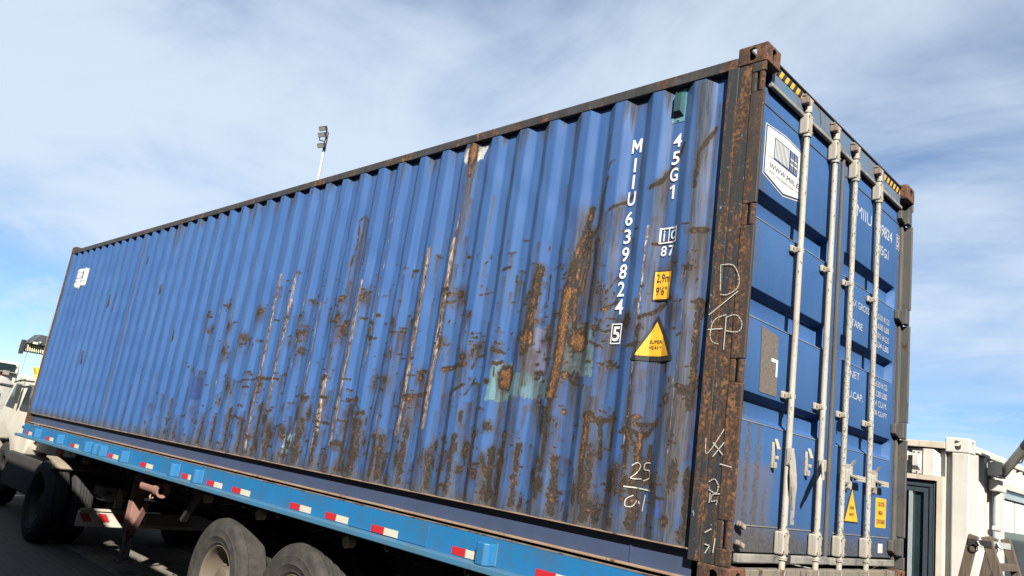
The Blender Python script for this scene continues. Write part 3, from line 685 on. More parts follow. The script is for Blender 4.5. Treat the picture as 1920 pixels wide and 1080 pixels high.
# rails
MB().box(-L + .178, -.178, .0, .062, 2.772, 2.838).build('top_rail', M['top_rail'], ROOT, bevel=.004)
MB().box(-L + .178, -.178, W - .062, W, 2.772, 2.838).build('top_rail', M['top_rail'], ROOT, bevel=.004)
br = MB().box(-L + .178, -.234, .046, .052, .034, .165)
br.build('bottom_rail', M['bottom_rail'], ROOT)
MB().box(-L + .178, -.234, .002, .060, .1655, .1715).build('rail_flange', M['rail_lip'], ROOT)
MB().box(-L + .178, -.234,   .006, .060, .023, .0345).build('rail_flange', M['rail_lip'], ROOT, bevel=.003)
MB().box(-.6, -.592, .040, .0455, .035, .164).build('rail_joint', M['bottom_rail'], ROOT)
MB().box(-L + .178, -.178, W - .05, W - .004, .016, .170).build('bottom_rail', M['bottom_rail'], ROOT)

# corner castings: hollow steel blocks with oval holes
def oval(cx, cz, rx, rz, n=20):
    s = rz - rx if rz > rx else 0; pts = []
    for k in range(n):
        t = 2 * math.pi * k / n
        pts.append((cx + rx * math.cos(t), cz + rx * math.sin(t) + (s if math.sin(t) > 0 else -s)))
    return pts
def casting_mesh():
    """near-top casting: x -.178..0, y 0..162, z 0..118 (local origin at the outer bottom corner)"""
    bm = bmesh.new(); mb = MB().box(-.178, 0, 0, .162, 0, .118)
    vs = [bm.verts.new(p) for p in mb.v]; [bm.faces.new([vs[i] for i in f]) for f in mb.f]
    bmesh.ops.recalc_face_normals(bm, faces=bm.faces)
    bmesh.ops.bevel(bm, geom=list(bm.edges), offset=.010, segments=3, affect='EDGES', profile=.5)
    me = bpy.data.meshes.new('casting_block'); bm.to_mesh(me); bm.free()
    o = bpy.data.objects.new('casting_block', me); C.objects.link(o)
    cut = MB().box(-.164, -.018, .018, .144, .014, .104)
    cut.prism(oval(-.089, .059, .0255, .0395), 'y', -.02, .06)
    cuts = [cut]
    c2 = MB().prism(oval(.081, .059, .0235, .0395), 'x', -.06, .02); cuts.append(c2)
    c3 = MB().prism(oval(-.089, .081, .032, .060), 'z', .06, .14); cuts.append(c3)
    tmp = []
    for i, c in enumerate(cuts):
        if i == 0:
            parts = [MB().add(c.v[:8], c.f[:6]), MB().prism(oval(-.089, .059, .0255, .0395), 'y', -.02, .06)]
        else: parts = [c]
        for p in parts:
            t = p.build('casting_cut', None)
            t.location = ORG[t]; tmp.append(t)
            md = o.modifiers.new('cut', 'BOOLEAN'); md.object = t; md.operation = 'DIFFERENCE'; md.solver = 'EXACT'
    dg = bpy.context.evaluated_depsgraph_get(); dg.update()
    me2 = bpy.data.meshes.new_from_object(o.evaluated_get(dg)); me2.name = 'corner_casting'
    for t in tmp + [o]:
        m_ = t.data; bpy.data.objects.remove(t); bpy.data.meshes.remove(m_)
    me2.materials.clear(); me2.materials.append(M['casting'])
    return me2
CM = casting_mesh()
def casting(at, sx, sy, sz, parent, mat=None, name='corner_casting'):
    me = CM
    if mat is not None:
        me = CM.copy(); me.materials.clear(); me.materials.append(mat)
    o = put(name, me, None, parent, Vector(at)); o.scale = (sx, sy, sz); return o
casting((0, 0, 2.778), 1, 1, 1, ROOT); casting((0, W, 2.778), 1, -1, 1, ROOT)
casting((0, 0, .118), 1, 1, -1, ROOT); casting((0, W, .118), 1, -1, -1, ROOT)
casting((-L, 0, 2.778), -1, 1, 1, ROOT); casting((-L, 0, .118), -1, 1, -1, ROOT)
casting((-L, W, 2.778), -1, -1, 1, ROOT); casting((-L, W, .118), -1, -1, -1, ROOT)

# front posts
for y0, y1 in ((0.001, .10), (W - .10, W - .001)):
    MB().box(-L + .002, -L + .115, y0, y1, .118, 2.778).build('front_post', M['front_post'], ROOT, bevel=.008)

# door posts: folded plate with hinge pockets
NOTCH = [(2.60, 2.72), (1.83, 1.95), (1.00, 1.12), (.20, .33)]
def door_post(y0, s):
    """y0 outer face, s = +1 for the near post, -1 for the far one"""
    Y = lambda a: y0 + s * a
    p = MB().box(-.233, -.165, Y(.0), Y(.022), .118, 2.778)
    p.box(-.165, -.085, Y(.006), Y(.022), .118, 2.778)
    p.box(-.233, -.112, Y(.022), Y(.115), .118, 2.778)
    o = p.build('door_post', M['post'], ROOT, bevel=.004)
    e = MB(); z = .118
    for a, b in sorted(NOTCH) + [(2.778, None)]:
        e.box(-.085, -.004, Y(.0), Y(.020), z, a)
        if b is not None: e.box(-.085, -.056, Y(.002), Y(.020), a, b)
        z = b
    e.build('post_edge', M['post_rust'] if s > 0 else M['hinge'], o, bevel=.006)
    return o
post_near = door_post(0.0, 1); post_far = door_post(W, -1)

# header and sill
hd = MB().box(-.075, -.050, .165, W - .165, 2.715, 2.866).box(-.20, -.075, .165, W - .165, 2.80, 2.862)
header = hd.build('door_header', M['header'], ROOT, bevel=.003)
MB().box(-.20, -.040, .165, W - .165, 2.8665, 2.874).build('rain_gutter', M['black_plastic'], header)
def hazard(y0, y1, nst):
    z0, z1 = 2.805, 2.850
    t = MB().box(-.0495, -.0470, y0, y1, z0, z1).build('hazard_tape', M['yellow'], header)
    s = MB(); stp = (y1 - y0) / nst
    for q in range(nst):
        a = y0 + stp * (q + .05); wd = stp * .46; sh = .030
        s.prism([(a, z0), (a + wd, z0), (min(a + wd + sh, y1), z1), (min(a + sh, y1), z1)], 'x', -.0468, -.0450)
    s.build('black_stripe', M['black_print'], t)
hazard(.20, .56, 5); hazard(1.94, 2.26, 5)
sill = MB().box(-.075, -.012, .165, W - .165, .0, .112)
sill_o = sill.build('door_sill', M['sill'], ROOT, bevel=.005)
for a in (.30, 2.02): MB().box(-.0118, .002, a, a + .13, .065, .078).build('sill_lug', M['sill'], sill_o)
for a in (.31, 2.03): MB().box(-.0118, -.0070, a, a + .10, .015, .064).build('sill_slot', M['gasket_dark'], sill_o)

# doors
XD = -.075
def door(y0, y1, ra, rb, name_sheet):
    zs = [.185, 2.705]
    rec = [(.843, .985), (1.387, 1.540), (1.934, 2.092)]
    ys = sorted({y0, ra, ra + .022, rb - .022, rb, y1})
    zl = [.185]
    for a, b in rec: zl += [a - .004, a + .026, b - .024, b]
    zl.append(2.705)
    bm = bmesh.new(); grid = {}
    for i, y in enumerate(ys):
        for j, z in enumerate(zl):
            inner = (ra + .01 < y < rb - .01) and any(a + .02 < z < b - .02 for a, b in rec)
            grid[i, j] = bm.verts.new((XD - (.052 if inner else 0), y, z))
    for i in range(len(ys) - 1):
        for j in range(len(zl) - 1):
            bm.faces.new((grid[i, j], grid[i + 1, j], grid[i + 1, j + 1], grid[i, j + 1]))
    # returns to the back
    back = [bm.verts.new((XD - .062, y, z)) for y, z in ((y0, .185), (y1, .185), (y1, 2.705), (y0, 2.705))]
    bm.faces.new([grid[i, 0] for i in range(len(ys))] + [back[1], back[0]])
    bm.faces.new([grid[len(ys) - 1, j] for j in range(len(zl))] + [back[2], back[1]])
    bm.faces.new([grid[i, len(zl) - 1] for i in reversed(range(len(ys)))] + [back[3], back[2]])
    bm.faces.new([grid[0, j] for j in reversed(range(len(zl)))] + [back[0], back[3]])
    bm.faces.new(back)
    bmesh.ops.recalc_face_normals(bm, faces=bm.faces)
    es = [e for e in bm.edges if len(e.link_faces) == 2 and e.calc_face_angle(0) > .3]
    bmesh.ops.bevel(bm, geom=es, offset=.004, segments=2, affect='EDGES', profile=.5)
    return link('cargo_door', bm, M['door'], ROOT, 40)
door_a = door(.075, 1.232, .135, 1.105, None)
door_b = door(1.262, 2.372, 1.345, 2.295, None)
# weld lines and frame edges on the doors
for d, a, b in ((door_a, .10, 1.20), (door_b, 1.30, 2.33)):
    MB().box(XD + .0005, XD + .004, a, b, 2.598, 2.603).build('weld_line', M['gasket_dark'], d)
    MB().box(XD + .0005, XD + .0045, a + .05, b - .02, .314, .319).build('weld_line', M['gasket'], d)
    for zz in (.838, 1.382, 1.929):
        MB().box(XD + .0005, XD + .003, a + .04, b - .08, zz - .004, zz).build('recess_lip', M['gasket'], d)
# rubber gaskets
for nm, bx, mt in (('top_gasket', (-.066, -.040, .16, 2.30, 2.703, 2.728), 'gasket'),
                   ('centre_gasket', (-.078, -.058, 1.234, 1.260, .17, 2.700), 'gasket_dark'),
                   ('bottom_gasket', (-.072, -.040, .15, 1.22, .138, .180), 'gasket'), ('bottom_gasket', (-.072, -.042, 1.275, 2.35, .135, .176), 'gasket'),
                   ('side_gasket', (-.080, -.062, .030, .070, .17, 2.70), 'gasket_dark'), ('side_gasket', (-.080, -.058, 2.376, 2.416, .17, 2.70), 'gasket_dark')):
    g_ = MB().box(*bx)
    g_.build(nm, M[mt], ROOT, bevel=.006)
MB().box(-.074, -.0385, .66, .73, .134, .184).build('tape_wrap', M['black_plastic'], ROOT, bevel=.004)

# hinges
for z0, z1 in NOTCH:
    h = MB().cyl((-.028, .016, z0 + .004), (-.028, .016, z1 - .004), .017, n=14)
    h.build('hinge', M['post_rust'], post_near, 40)
    h2 = MB().cyl((-.028, W - .016, z0 + .004), (-.028, W - .016, z1 - .004), .017, n=14).build('hinge', M['hinge'], post_far, 40)
    zc = (z0 + z1) / 2
    b = MB().prism([(2.285, zc - .03), (2.33, zc - .045), (2.405, zc - .045), (2.405, zc + .045), (2.33, zc + .045), (2.285, zc + .035)], 'x', -.072, -.038)
    b.prism([(2.36, zc - .055), (2.41, zc - .055), (2.41, zc + .055), (2.36, zc + .055)], 'x', -.050, -.010)
    hb = b.build('hinge_blade', M['hinge'], door_b, bevel=.005)
# left door lower hinge straps sticking out beside the post
for zc in (.315, .225):
    MB().obox((-.045, .165, zc), (.012, 0, 0), (0, .030, -.010), (0, .004, .012)).build('hinge_blade', M['cam_steel'], door_a, bevel=.005)

# lock rods
RODS = [(.608, door_a, 'rod'), (1.030, door_a, 'rod'), (1.366, door_b, 'rod_speck'), (1.794, door_b, 'rod_speck')]
XRD = -.032
for q, (y, d, mt) in enumerate(RODS):
    r = MB().cyl((XRD, y, .075), (XRD, y, 2.800), .0172, n=20)
    r.cyl((XRD, y, 2.735), (XRD, y, 2.775), .0225, n=18)
    for zc in (2.588, .308): r.cyl((XRD, y, zc - .010), (XRD, y, zc + .006), .0255, n=20)
    for zc in (.172, .166): r.cyl((XRD, y, zc - .006), (XRD, y, zc + .004), .0265, n=20)
    rod = r.build('lock_rod', M[mt], d, 40)
    # guide plates top and bottom, brackets in the middle
    for za, zb in ((2.592, 2.722), (.184, .304)):
        g_ = MB().box(-.070, -.012, y - .033, y + .033, za, zb)
        gp = g_.build('rod_guide', M['rod'], d, bevel=.010, seg=3)
    for za in (2.612, 2.700, .204, .284):
        for dy in (-.026, .026):
            MB().cyl((-.0125, y + dy, za), (-.009, y + dy, za), .006, n=8).build('rivet', M['cam_steel'], d)
    for zc in (1.872, 1.027):
        bb = MB().box(-.060, -.020, y - .022, y + .030, zc - .016, zc + .016)
        bb.box(-.072, -.052, y - .058, y + .034, zc - .020, zc + .020)
        ob = bb.build('rod_bracket', M['rod'], d, bevel=.006, seg=2)
        MB().cyl((-.0525, y - .042, zc), (-.047, y - .042, zc), .008, n=10).build('bracket_bolt', M['cam_steel'], d)
    # cams and keepers
    for zc, s, mtk in ((2.796, 1, 'cam_steel'), (.062, -1, 'rod')):
        cm = MB().prism([(y - .030, zc - .020), (y + .012, zc - .026), (y + .030, zc - .004), (y + .018, zc + .022), (y - .012, zc + .026), (y - .034, zc + .010)], 'x', XRD - .014, XRD + .018)
        cm.cyl((XRD, y, zc - s * .045), (XRD, y, zc + s * .010), .021, n=14)
        cm.build('rod_cam', M[mtk], d, 40, bevel=.004)
        kp = MB().box(-.049, -.004, y - .064, y - .040, zc - .022, zc + .020).box(-.049, -.020, y - .066, y + .048, zc + s * .030 - .006, zc + s * .030 + .008)
        kp.build('cam_keeper', M['cam_steel' if s > 0 else 'sill'], header if s > 0 else sill_o, bevel=.004)

# handle of the first rod: hangs down beside it
h = MB()
P = [(-.012, .606, .735), (-.004, .608, .680), (.004, .606, .600), (.006, .612, .540), (.000, .626, .470), (-.004, .640, .420), (-.006, .645, .345)]
Wd = [.016, .022, .030, .030, .018, .011, .009]
for i in range(len(P) - 1):
    a, b = Vector(P[i]), Vector(P[i + 1]); wa, wb = Wd[i], Wd[i + 1]; t = .006
    vs = [a + Vector((-t, -wa, 0)), a + Vector((t, -wa, 0)), a + Vector((t, wa, 0)), a + Vector((-t, wa, 0)), b + Vector((-t, -wb, 0)), b + Vector((t, -wb, 0)), b + Vector((t, wb, 0)), b + Vector((-t, wb, 0))]
    h.add(vs, [(3, 2, 1, 0), (4, 5, 6, 7), (0, 1, 5, 4), (1, 2, 6, 5), (2, 3, 7, 6), (3, 0, 4, 7)])
hd1 = h.build('rod_handle', M['rod'], door_a)
hub = MB().box(-.030, -.008, .585, .594, .650, .745).box(-.030, -.008, .622, .631, .650, .745).build('handle_hub', M['rod'], door_a, bevel=.003)
# handle of the second rod swings out towards the viewer
h = MB()
A = Vector((-.018, 1.028, .690)); B = Vector((.112, .735, .610)); dirn = (B - A)
for t0, t1, wa, wb in ((0, .3, .020, .026), (.3, .7, .026, .022), (.7, 1.0, .013, .010)):
    a, b = A + dirn * t0, A + dirn * t1; up = Vector((0, 0, 1)); sd = dirn.cross(up).normalized() * .006
    vs = [a - sd - up * wa, a + sd - up * wa, a + sd + up * wa, a - sd + up * wa, b - sd - up * wb, b + sd - up * wb, b + sd + up * wb, b - sd + up * wb]
    h.add(vs, [(3, 2, 1, 0), (4, 5, 6, 7), (0, 1, 5, 4), (1, 2, 6, 5), (2, 3, 7, 6), (3, 0, 4, 7)])
h.build('rod_handle', M['rod'], door_a)
MB().box(-.032, -.002, 1.005, 1.052, .655, .725).build('handle_hub', M['rod'], door_a, bevel=.006)
# empty handle catches on the left door
for yc, zc in ((.505, .70), (.925, .695)):
    c = MB().box(XD + .0005, -.060, yc - .013, yc + .013, zc - .078, zc + .060)
    c.box(-.060, -.046, yc - .012, yc + .012, zc - .078, zc - .045).box(-.060, -.044, yc + .004, yc + .022, zc - .030, zc - .010)
    c.obox((-.050, yc + .008, zc + .050), (.004, 0, .003), (0, .016, 0), (.010, 0, -.028))
    c.build('handle_catch', M['rod'], door_a, bevel=.004)
# latched handles on the right door
for y0, dl in ((1.366, .32), (1.794, .31)):
    z = .655
    hh = MB().box(-.052, -.010, y0 + .014, y0 + .066, z - .036, z + .052)
    hh.build('handle_hub', M['rod'], door_b, bevel=.008)
    hb = MB().tube([(-.020, y0 + .05, z + .02), (-.012, y0 + .12, z + .012), (-.020, y0 + .20, z + .008), (-.022, y0 + dl, z + .010)], .011, 8)
    hb.box(-.030, -.012, y0 + .17, y0 + dl, z - .008, z + .026)
    hb.build('rod_handle', M['rod'], door_b, 40)
    ct = MB().box(XD + .0005, -.030, y0 + .112, y0 + .150, z - .050, z + .085)
    ct.obox((-.030, y0 + .13, z + .080), (.006, 0, .006), (0, .020, 0), (.016, 0, .030))
    ct.cyl((-.045, y0 + .085, z - .055), (-.012, y0 + .085, z - .055), .016, n=10)
    ct.build('handle_catch', M['cam_steel' if y0 > 1.5 else 'rod'], door_b, bevel=.004)

# ------------------------------------------------------------------ lettering
def font_poly(s, height, width=None, bold=0.0, spacing=1.0):
    if any(c_ in s for c_ in 'MWNVKX'): bold = 0.0          # the font's offset folds these letters
    cu = bpy.data.curves.new('t', 'FONT'); cu.body = s; cu.size = 1.0; cu.offset = bold; cu.resolution_u = 4; cu.space_character = spacing
    o = bpy.data.objects.new('t', cu); me = bpy.data.meshes.new_from_object(o)
    vs = [(v.co.x, v.co.y) for v in me.vertices]; fs = [tuple(p.vertices) for p in me.polygons]
    bpy.data.objects.remove(o); bpy.data.meshes.remove(me)
    xs = [v[0] for v in vs]; ysv = [v[1] for v in vs]
    cx, cy = (min(xs) + max(xs)) / 2, (min(ysv) + max(ysv)) / 2
    sy = height / (max(ysv) - min(ysv)); sx = sy if width is None else width / (max(xs) - min(xs))
    return [((x - cx) * sx, (y - cy) * sy) for x, y in vs], fs
def wall_print(name, items, mat, off, parent=ROOT):
    """items: list of (verts2d, faces) in wall coordinates (x,z); follows the corrugation"""
    bm = bmesh.new()
    for vs, fs in items:
        v = [bm.verts.new((x, 0, z)) for x, z in vs]
        for f in fs:
            try: bm.faces.new([v[i] for i in f])
            except ValueError: pass
    bm.normal_update()
    bmesh.ops.triangulate(bm, faces=bm.faces)
    bm.normal_update()
    lo = min(v.co.x for v in bm.verts); hi = max(v.co.x for v in bm.verts)
    cuts = [b for b in BX if lo + 1e-4 < b < hi - 1e-4]
    for b in cuts:
        bmesh.ops.bisect_plane(bm, geom=list(bm.verts) + list(bm.edges) + list(bm.faces), plane_co=(b, 0, 0), plane_no=(1, 0, 0), dist=1e-6)
    zl_, zh_ = min(v.co.z for v in bm.verts), max(v.co.z for v in bm.verts)
    if lo > -5:
        for k_ in range(1, int((zh_ - zl_) / .06) + 1):
            bmesh.ops.bisect_plane(bm, geom=list(bm.verts) + list(bm.edges) + list(bm.faces), plane_co=(0, 0, zl_ + k_ * .06), plane_no=(0, 0, 1), dist=1e-6)
    for v in bm.verts: v.co.y = float(prof(v.co.x) + dent(v.co.x, v.co.z)) - off
    bmesh.ops.recalc_face_normals(bm, faces=bm.faces)
    if sum(f.normal.y for f in bm.faces) > 0: bmesh.ops.reverse_faces(bm, faces=bm.faces)
    return link(name, bm, mat, parent)
def door_print(name, items, mat, off, parent, x=XD):
    mb = MB()
    for vs, fs in items: mb.add([(x + off, a, b) for a, b in vs], fs)
    bm = bmesh.new(); v = [bm.verts.new(p) for p in mb.v]
    for f in mb.f:
        try: bm.faces.new([v[i] for i in f])
        except ValueError: pass
    bmesh.ops.recalc_face_normals(bm, faces=bm.faces)
    if sum(f.normal.x for f in bm.faces) < 0: bmesh.ops.reverse_faces(bm, faces=bm.faces)
    return link(name, bm, mat, parent)
def txt(s, cx, cz, h, wd=None, bold=.012, sp=1.0):
    vs, fs = font_poly(s, h, wd, bold, sp)
    return [(a + cx, b + cz) for a, b in vs], fs
def pol(pts): return list(pts), [tuple(range(len(pts)))]
def rect(a, b, c, d): return pol([(a, c), (b, c), (b, d), (a, d)])
def frame(a, b, c, d, t): return [rect(a, b, c, c + t), rect(a, b, d - t, d), rect(a, a + t, c + t, d - t), rect(b - t, b, c + t, d - t)]
def stroke(pts, wd):
    """hand-drawn chalk stroke as quads"""
    out_ = []
    for (x0, z0), (x1, z1) in zip(pts[:-1], pts[1:]):
        d = Vector((x1 - x0, z1 - z0)); n_ = Vector((-d.y, d.x)).normalized() * wd / 2; e = d.normalized() * wd * .3
        out_.append(pol([(x0 - n_.x - e.x, z0 - n_.y - e.y), (x1 - n_.x + e.x, z1 - n_.y + e.y), (x1 + n_.x + e.x, z1 + n_.y + e.y), (x0 + n_.x - e.x, z0 + n_.y - e.y)]))
    return out_
def smooth2(pts, n=4):
    pts = [Vector(p) for p in pts]; o = []
    for i in range(len(pts) - 1):
        p0 = pts[max(i - 1, 0)]; p1 = pts[i]; p2 = pts[i + 1]; p3 = pts[min(i + 2, len(pts) - 1)]
        for k in range(n):
            t = k / n
            o.append(0.5 * ((2 * p1) + (-p0 + p2) * t + (2 * p0 - 5 * p1 + 4 * p2 - p3) * t * t + (-p0 + 3 * p1 - 3 * p2 + p3) * t ** 3))
    return [(p.x, p.y) for p in o] + [tuple(pts[-1])]

WO = .0055
ser = [('M', 2.448, .074), ('I', 2.322, .017), ('I', 2.212, .017), ('U', 2.103, .056), ('6', 1.975, .052), ('3', 1.862, .052), ('9', 1.750, .052), ('8', 1.643, .052), ('2', 1.535, .052), ('4', 1.428, .058)]
def big_m(cx, cz, w_, h_, t_):
    a, b, c, d = cx - w_ / 2, cx + w_ / 2, cz - h_ / 2, cz + h_ / 2
    return [rect(a, a + t_, c, d), rect(b - t_, b, c, d), pol([(a + t_, d), (a + t_, d - .040), (cx, c + .016), (cx, c + .052)]), pol([(b - t_, d), (cx, c + .052), (cx, c + .016), (b - t_, d - .040)])]
wall_print('serial_lettering', big_m(-.840, 2.448, .072, .092, .015) + [txt(s, -.840, z, .092, wd, .016) for s, z, wd in ser[1:]], M['white_print'], WO)
wall_print('check_digit', [txt('5', -.841, 1.266, .088, .052, .022)] + frame(-.878, -.804, 1.205, 1.327, .007), M['white_print'], WO)
wall_print('size_code', [txt(s, -.548, z, .086, wd, .020) for s, z, wd in (('4', 2.425, .056), ('5', 2.313, .052), ('G', 2.208, .054))] + [pol([(-.549, 2.057), (-.535, 2.057), (-.535, 2.143), (-.546, 2.143), (-.566, 2.128), (-.566, 2.116), (-.549, 2.126)])], M['white_print'], WO)
wall_print('customs_mark', frame(-.607, -.484, 1.790, 1.885, .009) + [rect(-.548, -.541, 1.799, 1.876), txt('i', -.578, 1.838, .066, .012, .02), txt('C', -.513, 1.838, .058, .036, .02)], M['white_print'], WO)
wall_print('customs_number', [txt('8', -.570, 1.745, .062, .038, .014), txt('7', -.519, 1.745, .062, .038, .014)], M['white_print'], WO)
# height plate
p1 = wall_print('height_sign', [rect(-.612, -.492, 1.452, 1.628)], M['black_print'], WO)
p2 = wall_print('sign_face', [rect(-.604, -.497, 1.460, 1.620)], M['yellow'], WO + .002, p1)
wall_print('sign_lettering', [txt('2,9m', -.549, 1.578, .056, .088, .006), txt("9'6\"", -.555, 1.507, .048, .072, .006)], M['black_print'], WO + .004, p1)
# warning triangle
def tri(cx, zb, wd, ht, r):
    P = [(cx - wd / 2, zb), (cx + wd / 2, zb), (cx, zb + ht)]; o = []
    for i in range(3):
        p = Vector(P[i]); a = (Vector(P[i - 1]) - p).normalized(); b = (Vector(P[(i + 1) % 3]) - p).normalized()
        for t in (0, .25, .5, .75, 1): q = p + r * (a * (1 - t) ** 2 + b * t * t); o.append((q.x, q.y))
    return pol(o)
p1 = wall_print('weight_sign', [tri(-.560, 1.106, .285, .268, .026)], M['black_print'], WO)
wall_print('sign_face', [tri(-.562, 1.134, .216, .196, .006)], M['yellow'], WO + .002, p1)
wall_print('sign_lettering', [txt('SUPER', -.556, 1.214, .020, .082, .006), txt('HEAVY', -.556, 1.182, .020, .080, .006)], M['black_print'], WO + .004, p1)
# chalk date
ch = []
for s in ([(-.623, .533), (-.597, .552), (-.578, .534), (-.600, .495), (-.624, .466), (-.567, .469)], [(-.514, .558), (-.549, .552), (-.552, .520), (-.520, .516), (-.516, .480), (-.552, .461)], [(-.603, .379), (-.635, .355), (-.637, .319), (-.603, .322), (-.581, .354)], [(-.532, .387), (-.540, .306)]):
    ch += stroke(smooth2(s), .0050)
ch += stroke([(-.652, .418), (-.588, .420)], .007) + stroke([(-.576, .419), (-.497, .415)], .007) + stroke([(-.569, .352), (-.564, .340)], .007)
wall_print('chalk_date', ch, M['chalk'], WO)
# chalk on the door post
ch = []
def chalk(curves, lines):
    mb = MB()
    for s_ in curves:
        for vs, fs in stroke(smooth2(s_, 3), .0046): mb.add([(a_, -.0022, b_) for a_, b_ in vs], fs)
    for s_ in lines:
        for vs, fs in stroke(s_, .0052): mb.add([(a_, -.0024, b_) for a_, b_ in vs], fs)
    mb.build('chalk_writing', M['chalk'], post_near)
chalk([[(-.178, 1.621), (-.169, 1.48)], [(-.178, 1.621), (-.106, 1.615), (-.067, 1.545), (-.072, 1.489), (-.124, 1.457), (-.167, 1.459)]], [[(-.067, 1.471), (-.223, 1.352)]])
chalk([[(-.124, 1.349), (-.189, 1.323), (-.207, 1.252), (-.194, 1.209), (-.156, 1.195)], [(-.122, 1.335), (-.069, 1.347), (-.032, 1.304), (-.047, 1.258), (-.116, 1.264)]], [[(-.221, 1.272), (-.139, 1.276)], [(-.122, 1.335), (-.123, 1.167)]])
chalk([[(-.181, .711), (-.175, .637), (-.144, .666), (-.085, .763)]], [[(-.138, .693), (-.083, .64)], [(-.08, .698), (-.135, .625)], [(-.091, .593), (-.03, .584)]])
chalk([[(-.144, .502), (-.116, .518), (-.093, .49), (-.102, .451), (-.141, .464)], [(-.081, .451), (-.121, .441), (-.124, .41), (-.093, .419), (-.097, .398)]], [[(-.133, .447), (-.135, .403)]])
chalk([], [[(-.145, .26), (-.112, .281)], [(-.140, .206), (-.114, .203), (-.136, .165)], [(-.088, .24), (-.094, .175)]])

# company sign on the left door
sg = [(.176, 2.498), (.430, 2.518), (.684, 2.498), (.684, 2.194), (.430, 2.145), (.176, 2.194)]
def inset(pts, t):
    cx = sum(p[0] for p in pts) / len(pts); cz = sum(p[1] for p in pts) / len(pts)
    hx = max(abs(p[0] - cx) for p in pts); hz = max(abs(p[1] - cz) for p in pts)
    return [(cx + (x - cx) * (1 - t / hx), cz + (z - cz) * (1 - t / hz)) for x, z in pts]
def company_sign(printer, parent, sx, sz, cx, cz, o, full=True):
    T = lambda x, z: (cx + (x - .4275) * sx, cz + (z - 2.34) * sz)
    def TT(item): return [T(*p) for p in item[0]], item[1]
    a = printer('company_sign', [TT(pol(sg))], M['sticker_white'], o, parent)
    printer('sign_border', [TT(pol(inset(sg, .007)))], M['navy'], o + .0016, a)
    printer('sign_face', [TT(pol(inset(sg, .017)))], M['sticker_white'], o + .0032, a)
    box = [rect(.288, .590, 2.318, 2.452)]
    printer('sign_emblem', [TT(q) for q in box], M['navy'], o + .0048, a)
    st = [rect(.295 + .0165 * k, .295 + .0165 * k + .0095, 2.328, 2.444) for k in range(11)]
    for xx in (.511, .560):
        st += [rect(xx - .012, xx - .009, 2.326, 2.445), rect(xx + .006, xx + .009, 2.326, 2.445)]
        st += [rect(xx - .020, xx + .017, 2.362, 2.373), rect(xx - .020, xx + .017, 2.392, 2.403)]
    printer('emblem_stripes', [TT(q) for q in st], M['sticker_white'], o + .0064, a)
    tx = [txt('WWW.MIIL.EE', .442, 2.270, .031, .400, .020), rect(.228, .284, 2.317, 2.320), rect(.594, .652, 2.317, 2.320)]
    if full: tx += [txt('KONTEINERITE MÜÜK', .440, 2.230, .017, .22, .002), rect(.236, .310, 2.231, 2.234), rect(.574, .650, 2.231, 2.234)]
    printer('sign_lettering', [TT(q) for q in tx], M['navy'], o + .0064, a)
company_sign(lambda n_, it, m_, o_, p_: door_print(n_, it, m_, o_, p_), door_a, 1, 1, .4275, 2.34, .002)
company_sign(lambda n_, it, m_, o_, p_: wall_print(n_, it, m_, o_ + .004, p_), ROOT, 1.12, .88, -11.36, 2.32, .002, False)

# right door lettering (partly hidden by the rods)
DB = lambda n_, it, m_='white_print_worn', o_=.002: door_print(n_, it, M[m_], o_, door_b)
DB('serial_lettering', [txt('MIIU', 1.655, 2.440, .085, .27, .014), txt('639824', 2.035, 2.446, .085, .33, .014), txt('5', 2.318, 2.452, .080, .045, .014)] + frame(2.282, 2.352, 2.395, 2.510, .006))
DB('size_code', [txt('45G1', 2.035, 2.292, .070, .20, .012)])
rows = [(1.803, '32.500 KGS', 'MAX GROSS'), (1.737, '71.650 LBS', None), (1.668, '3.870 KGS', 'TARE'), (1.603, '8.534 LBS', None), (1.330, '28.630 KGS', 'NET'), (1.265, '63.120 LBS', None), (1.198, '76.4 CU.M.', 'CU.CAP.'), (1.130, '2,700 CU.FT.', None)]
for z, r_, l_ in rows:
    it = []
    it.append(txt(r_, 2.045, z, .040, .30 if len(r_) < 11 else .34, .010))
    if l_: it.append(txt(l_, 1.60 if l_ != 'MAX GROSS' else 1.625, z - .01, .046, .07 * len(l_) ** .75, .010))
    for q_ in it: DB('weight_lettering', [q_])
# stickers on the right door
a = DB('weight_sign', [tri(1.632, .388, .245, .232, .012)], 'black_print')
door_print('sign_face', [tri(1.632, .397, .215, .198, .004)], M['yellow'], .004, a)
door_print('sign_lettering', [txt('SUPER', 1.632, .480, .020, .075, .004), txt('HEAVY', 1.632, .440, .020, .080, .004)], M['black_print'], .006, a)
a = DB('caution_sign', [rect(2.045, 2.245, .378, .572)], 'yellow')
door_print('sign_lettering', [txt('CAUTION', 2.145, .532, .030, .125, .004), txt('HIGH', 2.140, .476, .030, .075, .004), txt('CONTAINER', 2.145, .418, .030, .160, .004)], M['black_print'], .004, a)
DB('white_sticker', [rect(2.115, 2.200, .215, .275)], 'sticker_white')
DB('orange_sticker', [rect(1.475, 1.545, .225, .242)], 'yellow')
# brown pad with a torn white bit on the left door
a = door_print('repair_pad', [pol([(.293, 1.358), (.492, 1.335), (.510, 1.004), (.308, 1.003)])], M['tarred'], .003, door_a)
door_print('pad_scrap', [rect(.420, .500, 1.186, 1.205), rect(.478, .500, 1.110, 1.186)], M['sticker_white'], .005, a)
